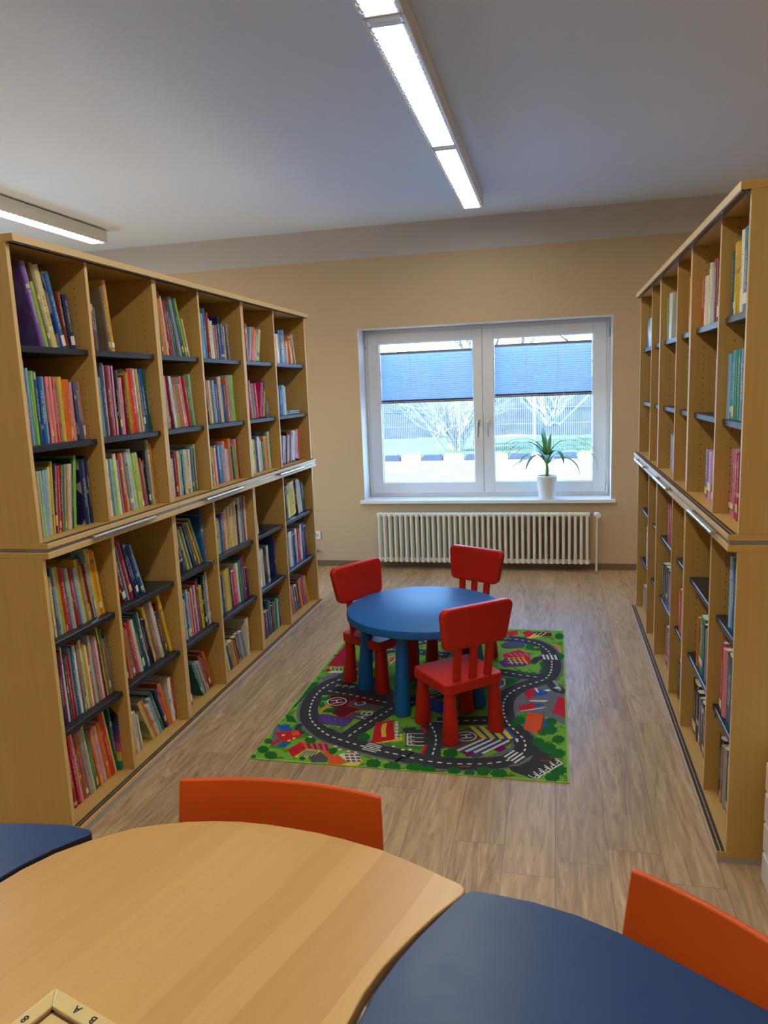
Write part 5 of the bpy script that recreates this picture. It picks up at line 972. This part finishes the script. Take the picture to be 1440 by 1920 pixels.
GL = {'H': [[(-.3, -.5), (-.3, .5)], [(.3, -.5), (.3, .5)], [(-.3, 0), (.3, 0)]], 'A': [[(-.35, -.5), (0, .5), (.35, -.5)], [(-.2, -.1), (.2, -.1)]],
      'B': [[(-.3, -.5), (-.3, .5), (.15, .5), (.3, .38), (.3, .14), (.15, .02), (-.3, .02)], [(.15, .02), (.34, -.1), (.34, -.38), (.15, -.5), (-.3, -.5)]],
      'C': [[(.32, .3), (.18, .46), (-.05, .5), (-.28, .32), (-.34, 0), (-.28, -.32), (-.05, -.5), (.18, -.46), (.32, -.3)]],
      'P': [[(-.3, -.5), (-.3, .5), (.15, .5), (.3, .36), (.3, .14), (.15, 0), (-.3, 0)]]}
for ch, x, y, s_, r_ in RUG['T']:
    a = math.radians(r_); s_ /= 1000
    for st_ in GL[ch]:
        strip([Vector((x/1000+(px*math.cos(a)-py*math.sin(a))*s_, y/1000+(px*math.sin(a)+py*math.cos(a))*s_)) for px, py in st_], max(.0045, s_*.13), 'white', zl(7))
for x, y, r_ in RUG['R']:
    strip([Vector((x/1000+r_/1000*math.cos(k*PI/16), y/1000+r_/1000*math.sin(k*PI/16))) for k in range(33)], .007, 'white', zl(7))
ro = rug.build('play_rug', RM, loc=(-1.37, 2.968, 0)); tag(ro, 'green children\'s rug printed with roads, houses and parking bays', 'rug')

# ------------------------------------------------------------------ foreground tables, chairs, board
def roundpoly(pts, radii):
    out = []; n = len(pts)
    for i in range(n):
        p, a, b = Vector(pts[i]), Vector(pts[i-1]), Vector(pts[(i+1) % n]); r = radii.get(i, 0)
        if not r: out.append(tuple(p)); continue
        u = (a-p).normalized(); v = (b-p).normalized(); q0, q1 = p+u*r, p+v*r
        for k in range(7):
            s_ = k/6; out.append(tuple((1-s_)**2*q0+2*s_*(1-s_)*p+s_*s_*q1))
    return out
def table(name, pts, legs, m, label, z=.74, edge=None):
    c = Vector((sum(p[0] for p in pts)/len(pts), sum(p[1] for p in pts)/len(pts)))
    e = empty(name, (c.x, c.y, 0), label=label, cat='table')
    loc = [(p[0]-c.x, p[1]-c.y) for p in pts]
    MB().prism(loc, z-.026, z, 1, 0).build('table_top', [m, edge or m], e, bevel=.003)
    for x, y in legs: MB().tube([(x-c.x, y-c.y, .002), (x-c.x, y-c.y, z-.027)], .02, 16).build('leg', M['steel'], e, smooth=40)
    return e
M['ply'] = wood('beech plywood edge', srgb(196, 160, 108), srgb(150, 112, 66), 'y')
M['bedge'] = mat('dark table edge', srgb(30, 38, 54), .5)
wp = [(-.95, .42), (-1.075, .60), (-1.098, .80), (-1.083, .98), (-1.058, 1.085), (-1.035, 1.150), (-1.003, 1.208), (-.953, 1.264), (-.89, 1.315), (-.84, 1.338), (-.784, 1.357), (-.726, 1.370), (-.668, 1.376), (-.605, 1.376), (-.544, 1.371), (-.488, 1.364), (-.433, 1.353), (-.341, 1.328), (-.265, 1.295), (-.152, 1.240), (-.206, 1.156), (-.24, 1.092), (-.270, 1.025), (-.287, .97), (-.298, .905), (-.307, .80), (-.308, .65), (-.30, .42)]
wp = roundpoly(wp, {19: .030, 0: .05, 27: .05})
table('petal_table', wp, [(-.9, .55), (-.45, .52), (-.85, 1.15), (-.36, 1.12)], M['tabletop'], 'large petal-shaped beech table top in the foreground, between two blue ones', edge=M['ply'])
bp = [(-.289, .42), (-.297, .65), (-.296, .80), (-.285, .905), (-.271, .98), (-.252, 1.042), (-.222, 1.112), (-.195, 1.166), (-.158, 1.236), (-.112, 1.2335), (-.039, 1.224), (.035, 1.203), (.101, 1.173), (.173, 1.130), (.244, 1.083), (.31, 1.040), (.40, .975), (.50, .88), (.60, .76), (.66, .60), (.62, .42)]
bp = roundpoly(bp, {8: .022, 0: .05, 20: .05})
table('petal_table', bp, [(-.2, .52), (.5, .55), (-.12, 1.05), (.3, .93)], M['bluetop'], 'dark blue petal-shaped table in the bottom right foreground', edge=M['bedge'])
lp = [(-1.112, .80), (-1.098, .98), (-1.066, 1.103), (-1.046, 1.160), (-1.018, 1.214), (-.962, 1.291), (-1.037, 1.304), (-1.125, 1.296), (-1.22, 1.282), (-1.35, 1.235), (-1.5, 1.15), (-1.66, .98), (-1.76, .78), (-1.7, .62), (-1.12, .6)]
lp = roundpoly(lp, {5: .026, 13: .05, 14: .05})
table('petal_table', lp, [(-1.2, .7), (-1.62, .75), (-1.12, 1.18), (-1.4, 1.1)], M['bluetop'], 'dark blue petal-shaped table at the left edge, corner beside the beech one', edge=M['bedge'])

def shell_chair():
    e = empty('shell_chair', (0, 0, 0))
    mb = MB(); nx, nz = 14, 5; rows = []
    def P_(u, v, th):
        z = .60+v*.20; wd = .242-.008*v; x = (u*2-1)*wd
        y = .02-.05*(v-.5)*.5 + .055*(abs(u*2-1)**2)*.6
        return (x, y+th, z)
    for th in (-.006, .006):
        for j in range(nz+1):
            for i in range(nx+1): mb.v.append(P_(i/nx, j/nz, th))
    n = (nx+1)*(nz+1); q = lambda i, j, s=0: s*n+j*(nx+1)+i
    for j in range(nz):
        for i in range(nx):
            mb.face([q(i, j), q(i+1, j), q(i+1, j+1), q(i, j+1)]); mb.face([q(i, j+1, 1), q(i+1, j+1, 1), q(i+1, j, 1), q(i, j, 1)])
    for i in range(nx): mb.face([q(i+1, 0), q(i, 0), q(i, 0, 1), q(i+1, 0, 1)]); mb.face([q(i, nz), q(i+1, nz), q(i+1, nz, 1), q(i, nz, 1)])
    for j in range(nz): mb.face([q(0, j), q(0, j+1), q(0, j+1, 1), q(0, j, 1)]); mb.face([q(nx, j+1), q(nx, j), q(nx, j, 1), q(nx, j+1, 1)])
    mb.build('backrest', M['orange'], e, smooth=40, bevel=.004)
    MB().prism([(x, y+.01) for x, y in rrect(.38, .37, .06, 5, .40)], .425, .438).build('seat', M['orange'], e, bevel=.005)
    for s_ in (-1, 1):
        MB().tube([(s_*.20, -.012, .60+.1), (s_*.20, -.012, .47), (s_*.17, .03, .415), (s_*.19, -.03, .011)], .010, 10).build('leg', M['steel'], e, smooth=40)
        MB().tube([(s_*.17, .33, .415), (s_*.20, .37, .011)], .010, 10).build('leg', M['steel'], e, smooth=40)
        MB().tube([(s_*.17, .03, .415), (s_*.17, .33, .415)], .010, 10).build('seat_rail', M['steel'], e, smooth=40)
    return e
sc0 = shell_chair()
def putc(e, x, y, facing, label):
    e.location = (x, y, 0); e.rotation_euler = (0, 0, math.radians(facing-90)); tag(e, label, 'chair', 'orange chairs at the petal tables')
putc(sc0, -.596, 1.462, 270, 'orange moulded chair tucked in behind the beech table')
putc(copy_tree(sc0), .326, 1.121, 224.5, 'orange moulded chair at the right edge, behind the blue table')

gb = empty('game_board', (-.751, .871, .7402), rz=math.radians(-18), label='small wooden board game tray with black letters on its rim, on the beech table', cat='board game')
M['maple'] = wood('pale maple', srgb(222, 196, 134), srgb(204, 174, 110), 'y', rough=.5)
L_, fw_, h_ = .30, .026, .024
for k, q in enumerate(([(0, 0), (L_, 0), (L_-fw_, -fw_), (fw_, -fw_)], [(0, 0), (fw_, -fw_), (fw_, -L_+fw_), (0, -L_)], [(L_, 0), (L_, -L_), (L_-fw_, -L_+fw_), (L_-fw_, -fw_)], [(0, -L_), (fw_, -L_+fw_), (L_-fw_, -L_+fw_), (L_, -L_)])):
    MB().prism(q, 0, h_).build('rim', M['maple'], gb, bevel=.002)
MB().box(fw_, L_-fw_, -L_+fw_, -fw_, 0, h_-.007).build('playing_field', M['maple'], gb)
gr = MB()  # dark strips: shade of the recess painted along two rim edges
for (a, b, c, d) in ((fw_+.0002, fw_+.0045, -L_+fw_, -fw_), (fw_, L_-fw_, -fw_-.0045, -fw_-.0002)): gr.box(a, b, c, d, h_-.007, h_-.0066)
gr.build('recess_shade', mat('dark groove', srgb(84, 50, 20), .7), gb)
for ch, x, y in (('A', .066, -.012), ('8', .012, -.060), ('B', .103, -.013)):
    text_mesh('letter', ch, .017, M['ink'], gb, Matrix.Translation((x, y, h_+.0002)) @ Matrix.Rotation(PI+.05, 4, 'Z'), .0002, .0004)
